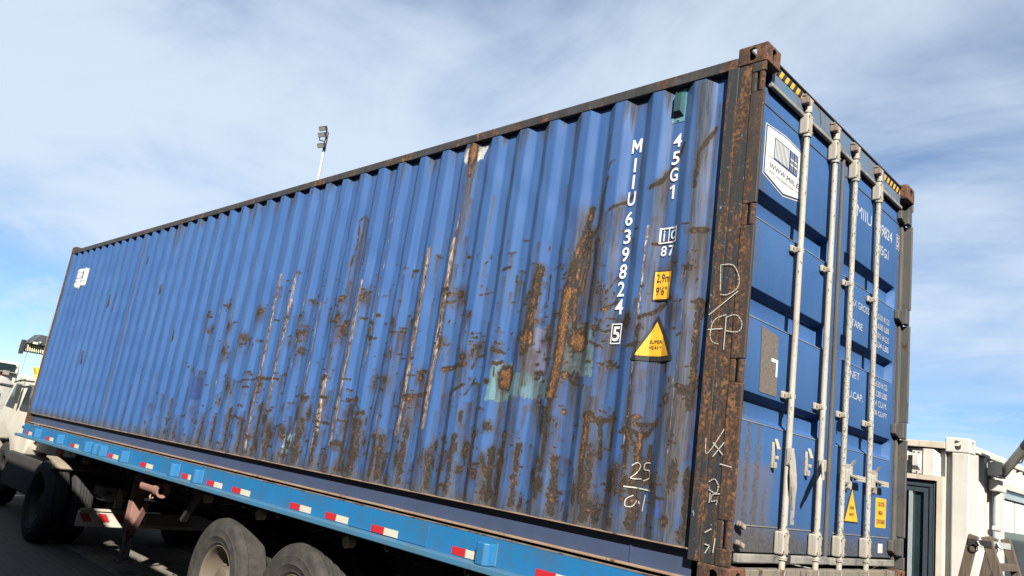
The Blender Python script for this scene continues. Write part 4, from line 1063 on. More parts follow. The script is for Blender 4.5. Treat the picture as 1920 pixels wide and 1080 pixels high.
# ventilator on the side wall
v = wall_print('ventilator', [rect(-.600, -.515, 2.545, 2.760)], M['vent_plate'], .003)
def px3(y): return Y_IN - y
MB().add([(-.592, px3(.004), 2.580), (-.524, px3(.004), 2.580), (-.524, px3(.004), 2.735), (-.592, px3(.004), 2.735),
          (-.580, px3(.034), 2.606), (-.536, px3(.034), 2.606), (-.536, px3(.034), 2.722), (-.580, px3(.034), 2.722)],
         [(0, 1, 5, 4), (1, 2, 6, 5), (2, 3, 7, 6), (3, 0, 4, 7), (4, 5, 6, 7)]).build('vent_cover', M['vent'], v)
for a_, b_ in ((-.588, 2.748), (-.528, 2.748), (-.558, 2.560)):
    MB().cyl((a_, px3(.003), b_), (a_, px3(.009), b_), .006, n=8).build('rivet', M['cam_steel'], v)

# ================================================================== TRAILER
TR = thing('flatbed_trailer', 'blue flatbed trailer under the blue container with red and white reflector tape', 'trailer', (-6.0, 1.219, -G))
XA, XB = -12.07, .35
TY = -.020
MB().box(XA, XB, TY, TY + .012, -.160, .002).build('side_beam', M['trailer'], TR)
MB().box(XA, XB, TY - .002, .030, .0025, .0075).build('beam_edge', M['trailer_edge'], TR)
MB().box(XA - .06, XB, TY - .085, .10, -.200, -.1605).build('beam_flange', M['trailer_flange'], TR, bevel=.006)
MB().box(XA, XB, W - .01, W + .02, -.200, .006).build('side_beam', M['trailer'], TR)
MB().box(XA, XB, .031, W - .012, -.040, -.004).build('deck', M['under'], TR)
# repair plate on the beam
MB().box(-3.05, -2.15, TY - .004, TY - .0002, -.155, -.006).build('repair_plate', M['trailer'], TR)
# stake pockets
def pocket(x):
    w_, d_ = .066, .082; ya = TY - .0005
    pl = [(x - w_, ya), (x + w_, ya), (x + w_ * .82, ya - d_ * .75), (x + w_ * .45, ya - d_), (x - w_ * .45, ya - d_), (x - w_ * .82, ya - d_ * .75)]
    return MB().prism(pl, 'z', -.158, -.030)
p0 = None
for x in (-1.570, -5.63, -6.19, -7.60, -8.33, -8.56, -8.88, -10.05, -11.15):
    if p0 is None:
        p0 = pocket(x).build('stake_pocket', M['trailer'], TR, bevel=.006); px0 = x
        rim_ = MB().box(x + .060, x + .074, TY - .012, TY - .0006, -.157, -.022).build('weld_bead', M['trailer_flange'], p0, bevel=.004)
    else: clone(p0, TR, (x - px0, 0, 0))
# reflector tape
for a, b in ((-1.90, -1.642), (-2.77, -2.46), (-3.38, -3.07), (-3.91, -3.59), (-4.94, -4.60), (-5.47, -5.145), (-6.06, -5.73), (-7.17, -6.815), (-8.20, -7.87), (-9.65, -9.33), (-10.79, -10.45), (-11.88, -11.55), (-1.18, -.87), (-.35, -.02)):
    md = (a + b) / 2 - .004; yt = TY - (.0075 if -3.05 < a < -2.1 else .0030)
    MB().box(a, md, yt, yt + .0022, -.152, -.104).build('red_tape', M['tape_red'], TR)
    MB().box(md + .0005, b, yt, yt + .0022, -.152, -.104).build('white_tape', M['tape_white'], TR)
# marker lamps and rope hooks
l0 = None
for x in (-9.17, -7.31, -5.54, -4.49, -3.13, -1.2):
    if l0 is None:
        l0 = MB().cyl((x, .10, -.285), (x, .035, -.285), .040, .046, 16).cyl((x, .035, -.285), (x, .028, -.285), .046, .038, 16).box(x - .012, x + .012, .08, .10, -.26, -.201).build('marker_lamp', M['lamp'], TR, 40); lx = x
    else: clone(l0, TR, (x - lx, 0, 0))
h0 = None
for x in (-9.90, -9.63, -8.60, -7.52, -5.91, -5.73, -4.70, -4.09, -2.58, -1.75, -.9):
    if h0 is None:
        pts = [(x - .030, .01, -.205)] + [(x - .008 - .022 * math.cos(t), .0, -.232 - .026 * math.sin(t)) for t in [math.pi * k / 8 for k in range(0, 8)]]
        h0 = MB().tube(pts, .005, 6).build('rope_hook', M['hook'], TR, 60); hx = x
    else: clone(h0, TR, (x - hx, 0, 0))
# chassis beams, cross members, suspension
for y in (.72, 1.70):
    MB().box(-11.6, .2, y - .006, y + .006, -.60, -.045).box(-11.6, .2, y - .07, y + .07, -.625, -.605).build('chassis_beam', M['under'], TR)
for q in range(24):
    x = -11.4 + q * .5
    if q == 0: cr = MB().box(x - .03, x + .03, .06, W - .02, -.190, -.045).build('cross_member', M['under'], TR); cx_ = x
    else: clone(cr, TR, (x - cx_, 0, 0))
AX = (-5.05, -3.73, -2.41); AZ, TRD = -.934, .536
for x in AX:
    MB().cyl((x, .1, AZ), (x, W - .1, AZ), .065, n=12).build('axle', M['under'], TR, 40)
    for y in (.72, 1.70): MB().box(x - .52, x + .52, y - .05, y + .05, AZ + .07, AZ + .16).box(x - .06, x + .06, y - .05, y + .05, AZ + .16, -.62).build('leaf_spring', M['under'], TR)
for y in (.72, 1.70): MB().box(AX[0] - .8, AX[2] + .8, y - .06, y + .06, -.80, -.626).build('spring_hanger', M['under'], TR)
for x in AX:
    for y in (.80, 1.62): MB().cyl((x + .16, y, AZ + .10), (x + .30, y, AZ + .16), .085, n=14).build('brake_chamber', M['under'], TR, 40)
for q, y in enumerate((.55, .62)): MB().tube([(-9.2 + .3 * k_, y, -.30 - .10 * abs(math.sin(k_ * 1.1 + q))) for k_ in range(24)], .011, 6).build('air_hose', M['black_plastic'], TR, 60)
# wheels
def tyre_prof(grooves):
    hw = .140; R = TRD
    p = [(-hw * .72, .292), (-hw * .86, .310), (-hw * .90, .318), (-hw * .88, .326), (-hw * .97, .365), (-hw * 1.015, .372), (-hw * .99, .380), (-hw, .42), (-hw * 1.01, .438), (-hw * .97, .446), (-hw * .96, .47), (-hw * .86, R - .022), (-hw * .74, R - .006)]
    if grooves:
        for g_ in (-.06, -.02, .02, .06):
            p += [(g_ - .008, R), (g_ - .006, R - .014), (g_ + .006, R - .014), (g_ + .008, R)]
    else:
        p += [(-.070, R - .001), (-.0690, R - .008), (-.0655, R - .008), (-.0645, R), (0, R), (.07, R - .001)]
    p += [(hw * .74, R - .006), (hw * .86, R - .022), (hw * .96, .47), (hw, .42), (hw * .98, .37), (hw * .86, .315), (hw * .72, .292)]
    return p
RIMP = [(-.10, .300), (-.112, .290), (-.104, .280), (-.085, .268), (.02, .245), (.060, .225), (.066, .13), (.030, .115), (-.045, .110), (-.052, .098), (-.052, .0)]
WHEELS = {}
def wheel(x, y, z, parent, grooves, side=1, mt='rubber', mr='rim', name='wheel', n=56):
    key = (grooves, side, mt, mr)
    if key not in WHEELS:
        t = MB().lathe([(a * 1, r) for a, r in tyre_prof(grooves)], (x, y, z), 'y', n).build('tyre', M[mt], parent, 35)
        t.name = name
        r = MB().lathe([(a * side, r_) for a, r_ in RIMP], (x, y, z), 'y', n)
        for q in range(10):
            a = 2 * math.pi * q / 10
            r.cyl((x + .17 * math.cos(a), y + side * .058, z + .17 * math.sin(a)), (x + .17 * math.cos(a), y + side * .020, z + .17 * math.sin(a)), .014, n=6)
        r.build('rim', M[mr], t, 35)
        WHEELS[key] = (t, Vector((x, y, z)))
        return t
    t, c0 = WHEELS[key]
    return clone(t, parent, Vector((x, y, z)) - c0 - (ORG[parent] - ORG[t.parent]))
for k_, x in enumerate(AX):
    wheel(x, .150, AZ, TR, k_ > 0)
    wheel(x, .490, AZ, TR, True)
    wheel(x, W - .150, AZ, TR, True, -1); wheel(x, W - .490, AZ, TR, True, -1)
# landing legs with crank tube
for y in (.36, W - .36):
    lg = MB().box(-8.08, -7.93, y - .065, y + .065, -.96, -.30).build('landing_leg', M['primer'], TR, bevel=.008)
    MB().box(-8.055, -7.955, y - .045, y + .045, -1.30, -.955).build('leg_foot', M['trailer_edge'], lg)
    MB().box(-8.10, -7.91, y - .09, y + .09, -1.325, -1.30).build('foot_plate', M['trailer_edge'], lg)
    MB().obox((-7.80, y, -.80), (.018, 0, 0), (0, .03, 0), (.13, 0, .20)).build('leg_brace', M['primer'], lg)
ct = MB().cyl((-7.10, .06, -.345), (-6.62, .06, -.345), .062, n=18, cap=False).cyl((-6.70, .06, -.345), (-6.60, .06, -.345), .078, n=18, cap=False)
ct.cyl((-6.70, .06, -.345), (-6.695, .06, -.345), .078, .060, 18, False).cyl((-7.10, .06, -.345), (-7.095, .06, -.345), .062, n=18)
ct.cyl((-6.60, .06, -.345), (-6.602, .06, -.345), .078, .052, 18, False).cyl((-6.602, .06, -.345), (-6.9, .06, -.345), .052, n=18, cap=False)
tube_o = ct.build('red_tube', M['primer'], TR, 40)
MB().obox((-6.74, .06, -.25), (.05, 0, 0), (0, .012, 0), (.02, 0, .06)).build('tube_hanger', M['primer'], tube_o)
MB().box(-7.02, -6.99, .04, .08, -.29, -.18).build('tube_hanger', M['primer'], tube_o)
MB().tube([(-6.85, .05, -.40), (-6.86, .04, -.44), (-6.82, .04, -.465), (-6.78, .04, -.44)], .010, 6).build('tube_hook', M['primer'], tube_o, 60)
# hanging flat bar
MB().obox((-6.14, .2, -.43), (.022, 0, -.012), (0, .030, 0), (.145, 0, .165)).build('hanging_bar', M['black_plastic'], TR)
# valve and bracket bits under the beam
MB().box(-10.35, -10.27, .03, .10, -.34, -.203).build('stay_bracket', M['primer'], TR)
MB().obox((-4.35, .62, -.62), (.01, 0, 0), (0, .12, 0), (0, 0, .16)).build('mud_flap', M['truck_grey'], TR)

# ================================================================== TRACTOR
TC = thing('tractor_truck', 'white truck tractor coupled under the front of the blue trailer', 'truck', (-12.0, 1.25, -G))
for y in (.80, 1.65): MB().box(-15.2, -9.3, y - .035, y + .035, -.78, -.52).build('frame_rail', M['under'], TC)
MB().box(-10.8, -9.8, .72, 1.72, -.52, -.34).build('fifth_wheel', M['under'], TC)
MB().cyl((-10.25, .1, AZ), (-10.25, 2.35, AZ), .08, n=12).build('axle', M['under'], TC, 40)
for y in (.025, .345): wheel(-10.25, y, AZ, TC, True, 1, 'rubber_dark', 'under')
for y in (2.30, 1.96): wheel(-10.25, y, AZ, TC, True, -1, 'rubber_dark', 'under')
for y in (.42, 2.1): wheel(-14.1, y, AZ, TC, True, 1 if y < 1 else -1, 'rubber_dark', 'under')
# mudguard over the drive wheels
def guard(y0, y1, mat):
    pts = []; R1 = .600
    for k_ in range(6):
        t = math.radians(92 - k_ * 8); pts.append((-10.25 + R1 * math.cos(t), AZ + R1 * math.sin(t)))
    inn = [(-10.25 + (x + 10.25) * .965, AZ + (z - AZ) * .965) for x, z in pts[::-1]]
    return MB().prism(pts + inn, 'y', y0, y1)
guard(-.10, .50, None).build('mudguard', M['mud'], TC, 30); guard(1.80, 2.44, None).build('mudguard', M['mud'], TC, 30)
# chassis side, white skirt under the trailer nose
MB().prism([(-12.9, -.42), (-10.6, -.42), (-10.5, -.30), (-12.9, -.22)], 'y', .34, .40).build('side_skirt', M['truck_white'], TC)
MB().box(-10.55, -10.50, .35, .39, -.40, -.33).build('skirt_fitting', M['black_plastic'], TC)
# chevron bumper at the rear
bmp = MB().box(-9.38, -9.32, .18, 2.28, -1.125, -.925).build('rear_bumper', M['truck_white'], TC, bevel=.01)
for q in range(9):
    y = .26 + q * .225
    MB().prism([(y, -1.06), (y + .11, -1.06), (y + .04, -.955), (y - .07, -.955)], 'x', -9.3195, -9.3165).build('chevron_stripe', M['tape_red'], bmp)
MB().box(-9.36, -9.30, .20, .95, -.922, -.895).build('bumper_rail', M['truck_white'], bmp)
MB().prism([(.60, -.88), (.72, -.88), (.68, -.70), (.62, -.62)], 'x', -9.36, -9.33).build('bumper_stay', M['truck_white'], TC)
MB().box(-9.70, -9.40, .42, .78, -.74, -.62).box(-9.66, -9.42, .46, .82, -.80, -.76).build('battery_rack', M['duct'], TC, bevel=.01)
MB().cyl((-9.45, .50, -.72), (-9.30, .52, -.75), .060, n=12).build('air_coupling', M['duct'], TC, 40)
MB().box(-9.75, -9.45, .62, 1.05, -1.02, -.86).build('tool_box', M['truck_grey'], TC, bevel=.01)
MB().box(-9.2, -9.15, 1.0, 2.3, -1.05, -.90).build('number_board', M['truck_grey'], TC)
# cab
Yc = .23
outl = [(-12.62, -.32), (-12.62, .55), (-12.72, .72), (-14.30, .76), (-14.45, .62), (-14.80, .12), (-15.3, .02), (-15.45, -.15), (-15.45, -.75), (-14.7, -.75), (-14.55, -.40), (-13.8, -.36), (-13.45, -.62), (-13.05, -.72), (-12.80, -.62)]
cab = MB().prism(outl, 'y', Yc, 2.36).build('cab', M['truck_white'], TC, 35, bevel=.045, seg=3)
MB().prism([(-12.98, .15), (-12.96, .52), (-13.00, .60), (-13.42, .61), (-13.62, .18), (-13.58, .15)], 'y', Yc - .006, Yc - .001).build('door_window', M['dark_glass'], cab)
MB().prism([(-14.02, .16), (-13.88, .60), (-14.22, .61), (-14.34, .52), (-14.58, .18)], 'y', Yc - .005, Yc - .001).build('quarter_window', M['dark_glass'], cab)
MB().box(-13.0, -12.83, Yc - .045, Yc - .001, -.115, -.07).build('door_handle', M['black_plastic'], cab, bevel=.008)
MB().box(-13.70, -13.64, Yc - .12, Yc - .05, .26, .58).tube([(-13.66, Yc - .10, .64), (-13.72, Yc - .02, .68), (-13.75, Yc + .02, .66)], .014, 6).build('door_mirror', M['black_plastic'], cab, bevel=.004)
MB().tube([(-14.2, Yc - .05, .62), (-13.6, Yc - .10, .66), (-12.95, Yc - .06, .655)], .014, 6).build('gutter_rail', M['black_plastic'], cab, 60)
MB().cyl((-13.2, Yc + .03, .75), (-13.25, Yc + .02, 1.9), .006, .003, 6).build('aerial', M['hook'], cab)
MB().box(-13.10, -12.85, Yc + .02, Yc + .14, .735, .80).build('roof_lamp', M['lamp'], cab, bevel=.01)
MB().box(-12.61, -12.55, .30, 2.30, -.30, .40).build('cab_back_panel', M['truck_white'], cab)
MB().box(-13.3, -11.4, .16, .60, -1.05, -.50).build('fuel_tank', M['under'], TC, bevel=.03)

# ================================================================== SECOND TRUCK
T2 = thing('parked_truck', 'white truck seen from behind with grey intake duct, at the far left', 'truck', (-24.6, 1.4, -G))
c2 = MB().prism([(-26.3, -.7), (-23.9, -.7), (-23.82, 1.05), (-23.95, 1.27), (-26.0, 1.30), (-26.3, .9)], 'y', -.10, 2.42).build('cab', M['truck_white'], T2, 35, bevel=.07, seg=3)
MB().box(-23.835, -23.80, .25, 2.30, .93, 1.20).build('rear_window', M['dark_glass'], c2)
MB().prism([(1.60, -.65), (2.34, -.65), (2.34, .40), (2.28, .66), (2.10, .80), (1.90, .84), (1.74, .70), (1.66, .45)], 'x', -23.80, -23.45).build('intake_duct', M['duct'], T2, 40, bevel=.03)
MB().box(-23.449, -23.44, 2.02, 2.04, -.6, .35).build('duct_seam', M['black_plastic'], T2)
MB().prism([(1.35, -.20), (1.62, -.20), (1.62, .45), (1.45, .42)], 'x', -23.80, -23.60).build('tank_shade', M['black_plastic'], T2)
zz = .30
cp = [(-23.50 + .05 * math.cos(t * 1.0), 2.42 + .06 * math.sin(t), .15 + t * .022) for t in [k_ * .5 for k_ in range(60)]]
MB().tube(cp, .016, 6).build('air_coil', M['black_plastic'], T2, 60)
MB().tube([(-23.6, 2.42, .10), (-23.55, 2.46, -.40), (-23.6, 2.40, -.70)], .05, 6).build('air_hose', M['black_plastic'], T2, 60)
MB().tube([(-23.5, 1.5, .55), (-23.4, 2.0, .62), (-23.4, 2.5, .60), (-23.3, 3.05, .62)], .02, 6).build('grab_rail', M['black_plastic'], T2, 60)
MB().box(-23.81, -23.78, 1.80, 1.98, .86, .89).build('red_badge', M['tape_red'], c2)
MB().box(-23.79, -23.70, 1.75, 2.40, .95, .98).box(-23.76, -23.66, 2.0, 2.15, .88, 1.0).build('work_lamp', M['hook'], c2)
MB().box(-24.2, -20.2, .7, 1.0, -.85, -.60).box(-24.2, -20.2, 1.9, 2.2, -.85, -.60).build('frame_rail', M['duct'], T2)
MB().box(-23.2, -21.0, .55, 2.55, -.55, -.40).build('platform', M['duct'], T2)
for x in (-22.0, -25.4):
    for y in (.2, 2.3): wheel(x, y, AZ, T2, True, 1 if y < 1 else -1, 'rubber_dark', 'under')

# ================================================================== FAR MACHINES
cr = thing('gantry_hoist', 'dark hoist end with black and cream hazard stripes high behind the container', 'hoist', (-31.0, 6.6, -G))
bmh = MB().box(-33.0, -32.5, 4.30, 7.2, 2.02, 2.33).build('hoist_beam', M['machine_dark'], cr)
for q in range(11):
    y = 4.40 + q * .075
    if q == 0: st0 = MB().prism([(y, 2.05), (y + .030, 2.05), (y - .005, 2.31), (y - .035, 2.31)], 'x', -32.4995, -32.488).build('hazard_stripe', M['cream'], bmh)
    else: clone(st0, bmh, (0, .075 * q, 0))
MB().prism([(4.40, 2.335), (5.4, 2.335), (5.3, 2.72), (4.72, 2.74)], 'x', -33.1, -32.3).build('hoist_house', M['machine_dark'], cr, bevel=.02)
MB().box(-32.29, -32.28, 4.55, 4.72, 2.345, 2.42).build('hoist_lamp', M['cream'], cr)
MB().cyl((-32.29, 4.78, 2.44), (-32.25, 4.78, 2.44), .04, n=10).build('hoist_lamp', M['pole_steel'], cr)
MB().box(-32.7, -32.4, 4.24, 4.34, 1.90, 2.44).build('end_stop', M['black_plastic'], cr)
MB().box(-33.0, -32.5, 6.7, 7.1, -G, 2.02).build('hoist_leg', M['machine_dark'], cr)
MB().cyl((-32.6, 4.52, 2.02), (-32.6, 4.50, .95), .010, n=6).build('hoist_rope', M['hook'], cr)
yl = thing('yellow_loader', 'yellow loader arm showing between the white cab and the container', 'loader', (-26.5, 4.2, -G))
MB().prism([(3.22, 1.28), (3.42, 1.30), (3.55, .2), (3.30, .2), (3.24, .95), (3.32, 1.05)], 'x', -25.9, -25.6).build('lift_arm', M['machine_yellow'], yl, bevel=.02)
MB().box(-27.5, -25.9, 2.9, 5.0, -.9, .25).build('loader_body', M['machine_yellow'], yl, bevel=.05)
for x in (-27.2, -26.0):
    for y in (3.0, 4.9): MB().lathe([(-.15, .2), (-.15, .42), (-.11, .48), (.11, .48), (.15, .42), (.15, .2)], (x, y, -G + .48), 'y', 24).build('wheel', M['rubber_dark'], yl, 35)

fl = thing('floodlight_mast', 'slim steel mast with three floodlights rising behind the container', 'floodlight', (-27.75, 12.48, -G))
top = Vector((-27.387, 12.329, 13.137))
fl.location = (top.x, top.y, 0); ORG[fl] = Vector((top.x, top.y, -G))
MB().cyl((top.x, top.y, -G), (top.x, top.y, top.z - .6), .085, .06, 14).build('mast', M['pole_steel'], fl, 40)
MB().cyl((top.x, top.y, top.z - .6), (top.x, top.y, top.z + .35), .07, .06, 10).build('mast_head', M['black_plastic'], fl, 40)
lat = Vector((.713, .687, 0)); fwd = Vector((.70, -.68, 0))
for du, dz_ in ((-.20, .46), (-.18, .16), (-.12, -.34)):
    c_ = Vector((top.x, top.y, top.z)) + lat * du + Vector((0, 0, dz_)) + fwd * .12
    f_ = (fwd * .75 - lat * .45 + Vector((0, 0, -.5))).normalized(); r_ = Vector((f_.y, -f_.x, 0)).normalized(); u_ = r_.cross(f_)
    hd_ = MB().obox(c_, r_ * .21, u_ * .10, f_ * .06).build('floodlight_head', M['black_plastic'], fl, bevel=.015)
    MB().obox(c_ + f_ * .066, r_ * .18, u_ * .075, f_ * .004).build('floodlight_glass', M['lamp_glass'], hd_)
MB().tube([Vector((top.x, top.y, top.z + .3)), Vector((top.x, top.y, top.z + .55)) - lat * .12, Vector((top.x, top.y, top.z + .52)) - lat * .2], .035, 6).build('head_bracket', M['black_plastic'], fl, 60)
MB().tube([Vector((top.x, top.y, top.z - .1)), Vector((top.x, top.y, top.z - .05)) - lat * .3, Vector((top.x, top.y, top.z + .1)) - lat * .32], .03, 6).build('head_bracket', M['black_plastic'], fl, 60)

# ================================================================== OFFICE CONTAINER
OX, OY, OT = .142, 3.42, 1.145
OF = thing('office_container', 'white corrugated office container with a glazed door and a window', 'office container', (OX - 1.22, OY + 3.0, -G))
def corr_poly(a, b, start, pitch, depth, flat_):
    """zigzag outline points (t, d) from a to b"""
    pts = [(a, 0)]; t = start
    while t < b:
        for dt, d in ((0, 0), (.045, depth), (.045 + flat_, depth), (.09 + flat_, 0)):
            if a < t + dt < b: pts.append((t + dt, d))
        t += pitch
    pts.append((b, 0)); return pts
# end wall facing the trailer (y = OY), with a door opening
zt, zb = OT - .105, -G + .12
def end_piece(x0, x1, z0, z1):
    ps = [(x, OY + .012 + d) for x, d in corr_poly(x0, x1, -2.38 + .142, .235, .036, .07)]
    return MB().prism(ps + [(x, OY + .075) for x in (x1, x0)], 'z', z0, z1)
end_piece(-2.05, -.035, .83, zt).build('wall_panel', M['office'], OF)
end_piece(-2.05, -1.05, zb, .829).build('wall_panel', M['office'], OF)
MB().box(-.090, -.036, OY + .010, OY + .075, zb, .829).build('wall_panel', M['office'], OF)
MB().box(-2.10, -.036, OY, OY + .06, OT - .094, OT - .042).build('top_rail', M['office_rust'], OF, bevel=.004)
MB().box(-1.05, -.048, OY - .006, OY + .0095, .790, .828).box(-.0895, -.048, OY - .006, OY + .0095, zb, .790).build('door_frame', M['office_rust'], OF)
dr = MB().box(-1.0, -.100, OY + .020, OY + .060, .735, .785).box(-.150, -.100, OY + .020, OY + .060, zb, .735).box(-1.0, -.95, OY + .020, OY + .060, zb, .735).build('glazed_door', M['alu_dark'], OF, bevel=.004)
MB().box(-.949, -.151, OY + .030, OY + .055, .690, .734).box(-.195, -.151, OY + .030, OY + .055, zb, .690).build('door_sash', M['alu_dark'], dr, bevel=.003)
MB().box(-.300, -.278, OY + .012, OY + .05, zb, .689).build('door_mullion', M['alu_light'], dr)
MB().box(-.949, -.196, OY + .056, OY + .060, zb, .689).build('door_glass', M['dark_glass'], dr)
MB().box(-.112, -.104, OY + .012, OY + .0195, zb, .770).build('door_seal', M['alu_light'], dr)
# vent
vv = MB().box(-.276, -.208, OY - .002, OY + .0118, .835, 1.018).build('wall_vent', M['office'], OF)
MB().add([(-.274, OY - .003, .862), (-.212, OY - .003, .862), (-.212, OY - .003, .985), (-.274, OY - .003, .985), (-.266, OY - .030, .895), (-.226, OY - .030, .895), (-.226, OY - .030, .978), (-.266, OY - .030, .978)], [(0, 1, 5, 4), (1, 2, 6, 5), (2, 3, 7, 6), (3, 0, 4, 7), (4, 5, 6, 7)]).build('vent_cover', M['office'], vv)
for a_, b_ in ((-.262, 1.004), (-.226, 1.004), (-.240, .846)): MB().cyl((a_, OY - .002, b_), (a_, OY - .006, b_), .006, n=8).build('rivet', M['gasket_dark'], vv)
# corner post and castings
MB().box(OX - .130, OX - .003, OY + .002, OY + .150, -G + .11, OT - .118).build('corner_post', M['office'], OF, bevel=.010)
MB().box(OX - .1775, OX - .131, OY + .055, OY + .10, -G + .11, OT - .118).build('corner_web', M['office'], OF)
casting((OX, OY, OT - .118), 1, 1, 1, OF, M['office']); casting((OX, OY, -G + .118), 1, 1, -1, OF, M['office'])
casting((OX - 2.438, OY, OT - .118), -1, 1, 1, OF, M['office']); casting((OX, OY + 6.058, OT - .118), 1, -1, 1, OF, M['office'])
MB().box(OX - 2.435, OX - 2.31, OY + .002, OY + .150, -G + .11, OT - .118).build('corner_post', M['office'], OF, bevel=.01)
# long wall facing the yard (x = OX)
def side_piece(y0, y1, z0, z1):
    ps = [(OX - .012 - d, y) for y, d in corr_poly(y0, y1, OY + .30, .255, .034, .075)]
    return MB().prism(ps + [(OX - .07, y) for y in (y1, y0)], 'z', z0, z1)
WY0, WY1, WZ0, WZ1 = 4.44, 5.90, -.45, .835
side_piece(OY + .151, WY0 - .001, zb, zt).build('wall_panel', M['office'], OF)
side_piece(WY0, WY1, WZ1 + .001, zt).build('wall_panel', M['office'], OF)
side_piece(WY0, WY1, zb, WZ0 - .001).build('wall_panel', M['office'], OF)
side_piece(WY1 + .001, OY + 5.9, zb, zt).build('wall_panel', M['office'], OF)
MB().box(OX - .06, OX, OY + .179, OY + 5.88, OT - .094, OT - .042).build('top_rail', M['office'], OF, bevel=.004)
MB().box(OX - 2.43, OX - .06, OY + .05, OY + 6.0, OT - .09, OT - .06).build('roof_panel', M['office'], OF)
MB().box(OX - 2.42, OX - 2.38, OY + .15, OY + 6.0, zb, zt).build('wall_panel', M['office'], OF)
MB().box(OX - 2.38, OX - .07, OY + 5.95, OY + 6.0, zb, zt).build('wall_panel', M['office'], OF)
MB().box(OX - 2.43, OX - .01, OY + .05, OY + 6.0, -G + .005, zb - .001).build('base_frame', M['office'], OF)
wn = MB().box(OX - .060, OX + .012, WY0 - .045, WY0, WZ0 - .04, WZ1 + .05).box(OX - .060, OX + .012, WY1, WY1 + .045, WZ0 - .04, WZ1 + .05).box(OX - .060, OX + .012, WY0 + .0005, WY1 - .0005, WZ1, WZ1 + .05).box(OX - .060, OX + .02, WY0 + .0005, WY1 - .0005, WZ0 - .04, WZ0).build('window', M['office'], OF)
MB().box(OX - .055, OX - .020, WY0 + .001, WY1 - .001, WZ1 - .075, WZ1 - .001).box(OX - .055, OX - .02, WY0 + .001, WY0 + .035, WZ0 + .001, WZ1 - .0755).build('window_sash', M['alu_light'], wn)
MB().box(OX - .050, OX - .046, WY0 + .036, WY1 - .036, WZ0 + .001, WZ1 - .076).build('window_pane', M['dark_glass'], wn)
MB().box(OX - .044, OX - .040, WY0 + .040, WY0 + .60, .475, WZ1 - .08).build('window_blind', M['blind'], wn)
MB().box(OX - .044, OX - .040, WY0 + .64, WY1 - .06, .475, WZ1 - .08).build('window_blind', M['blind'], wn)
# cable box and conduit on the wall
cb = thing('cable_conduit', 'grey cable box with a vertical conduit on the white office wall', 'conduit', (OX + .05, 4.12, -G))
MB().box(OX + .002, OX + .075, 3.965, 4.225, .785, .880).build('junction_box', M['office'], cb, bevel=.008)
MB().cyl((OX + .030, 4.10, -G), (OX + .030, 4.10, .785), .026, n=14).build('pipe', M['conduit'], cb, 40)
for z in (.49, .0): MB().box(OX + .002, OX + .060, 4.068, 4.132, z - .018, z + .018).build('pipe_clip', M['conduit'], cb, bevel=.004)
# lamp arm
la = thing('lamp_arm', 'grey swing arm with black lamp head bolted to the white office wall', 'wall lamp', (OX + .05, 4.07, .88))
MB().box(OX + .002, OX + .030, 3.93, 4.16, .905, 1.015).box(OX + .030, OX + .105, 3.93, 3.945, .915, 1.02).box(OX + .030, OX + .10, 3.93, 4.18, .900, .9045).build('arm_bracket', M['arm_grey'], la)
A0 = Vector((OX + .07, 4.10, .935)); A1 = Vector((.50, 3.63, 1.175))
MB().cyl(A0, A1, .036, n=14).build('arm_tube', M['arm_grey'], la, 40)
dA = (A1 - A0).normalized()
lh = MB().cyl(A1 - dA * .10, A1 + dA * .03, .040, n=12).obox(A1 + dA * .06 + Vector((0, 0, .03)), (.045, 0, 0), (0, .05, 0), (0, 0, .06)).obox(A1 + dA * .12 + Vector((.02, 0, .12)), (.035, 0, 0), (0, .04, 0), (0, 0, .05)).build('lamp_head', M['black_plastic'], la, bevel=.012)
MB().obox(A1 + dA * .16 + Vector((.03, .06, .10)), (.10, 0, -.02), (0, .14, 0), (.01, 0, .06)).build('lamp_body', M['black_plastic'], la, bevel=.02)
MB().tube([A1 + dA * .02, A1 + Vector((-.03, .10, -.04)), A1 + Vector((-.10, .22, -.15)), Vector((OX + .01, 4.32, 1.02))], .006, 6).build('cable', M['conduit'], la, 60)

# ================================================================== WOODEN STEPLADDER
ld = thing('wooden_stepladder', 'weathered wooden folding stepladder in front of the white office', 'stepladder', (.48, 2.70, -G))
def rail(top_, bot, wd):
    t, b = Vector(top_), Vector(bot); d = (t - b).normalized(); yv = Vector((0, 1, 0)); xv = d.cross(yv).normalized()
    return MB().obox((t + b) / 2, xv * wd, yv * .017, (t - b) / 2)
for y in (2.43, 2.93):
    rail((.415, y, .420), (.02, y, -1.46), .030).build('ladder_rail', M['wood'], ld, bevel=.006)
    rail((.485, y, .422), (1.02, y, -1.46), .030).build('ladder_rail', M['wood'], ld, bevel=.006)
    MB().box(.385, .520, y - .0215, y - .0175, .355, .395).build('hinge_plate', M['black_plastic'] if y < 2.6 else M['conduit'], ld)
    MB().tube([(.44, y - .024, .385), (.455, y - .034, .36), (.475, y - .030, .35)], .006, 6).build('hinge_hook', M['pole_steel'], ld, 60)
    MB().tube([(.42 + .025 * math.cos(t), y - .026, .34 + .025 * math.sin(t)) for t in [k_ * math.pi / 6 for k_ in range(13)]], .004, 6).build('hinge_ring', M['black_plastic'], ld, 60)
for f_ in (.10, .27, .44, .61, .78):
    x = .485 + (1.02 - .485) * f_ - .004; z = .422 - (1.882) * f_
    MB().box(x - .030, x + .030, 2.4475, 2.9125, z - .014, z + .030).build('ladder_step', M['wood'], ld, bevel=.004)
    if f_ > .2: 
        x2 = .415 - .395 * f_; MB().box(x2 - .02, x2 + .02, 2.4475, 2.9125, z - .012, z + .012).build('ladder_step', M['wood'], ld, bevel=.004)

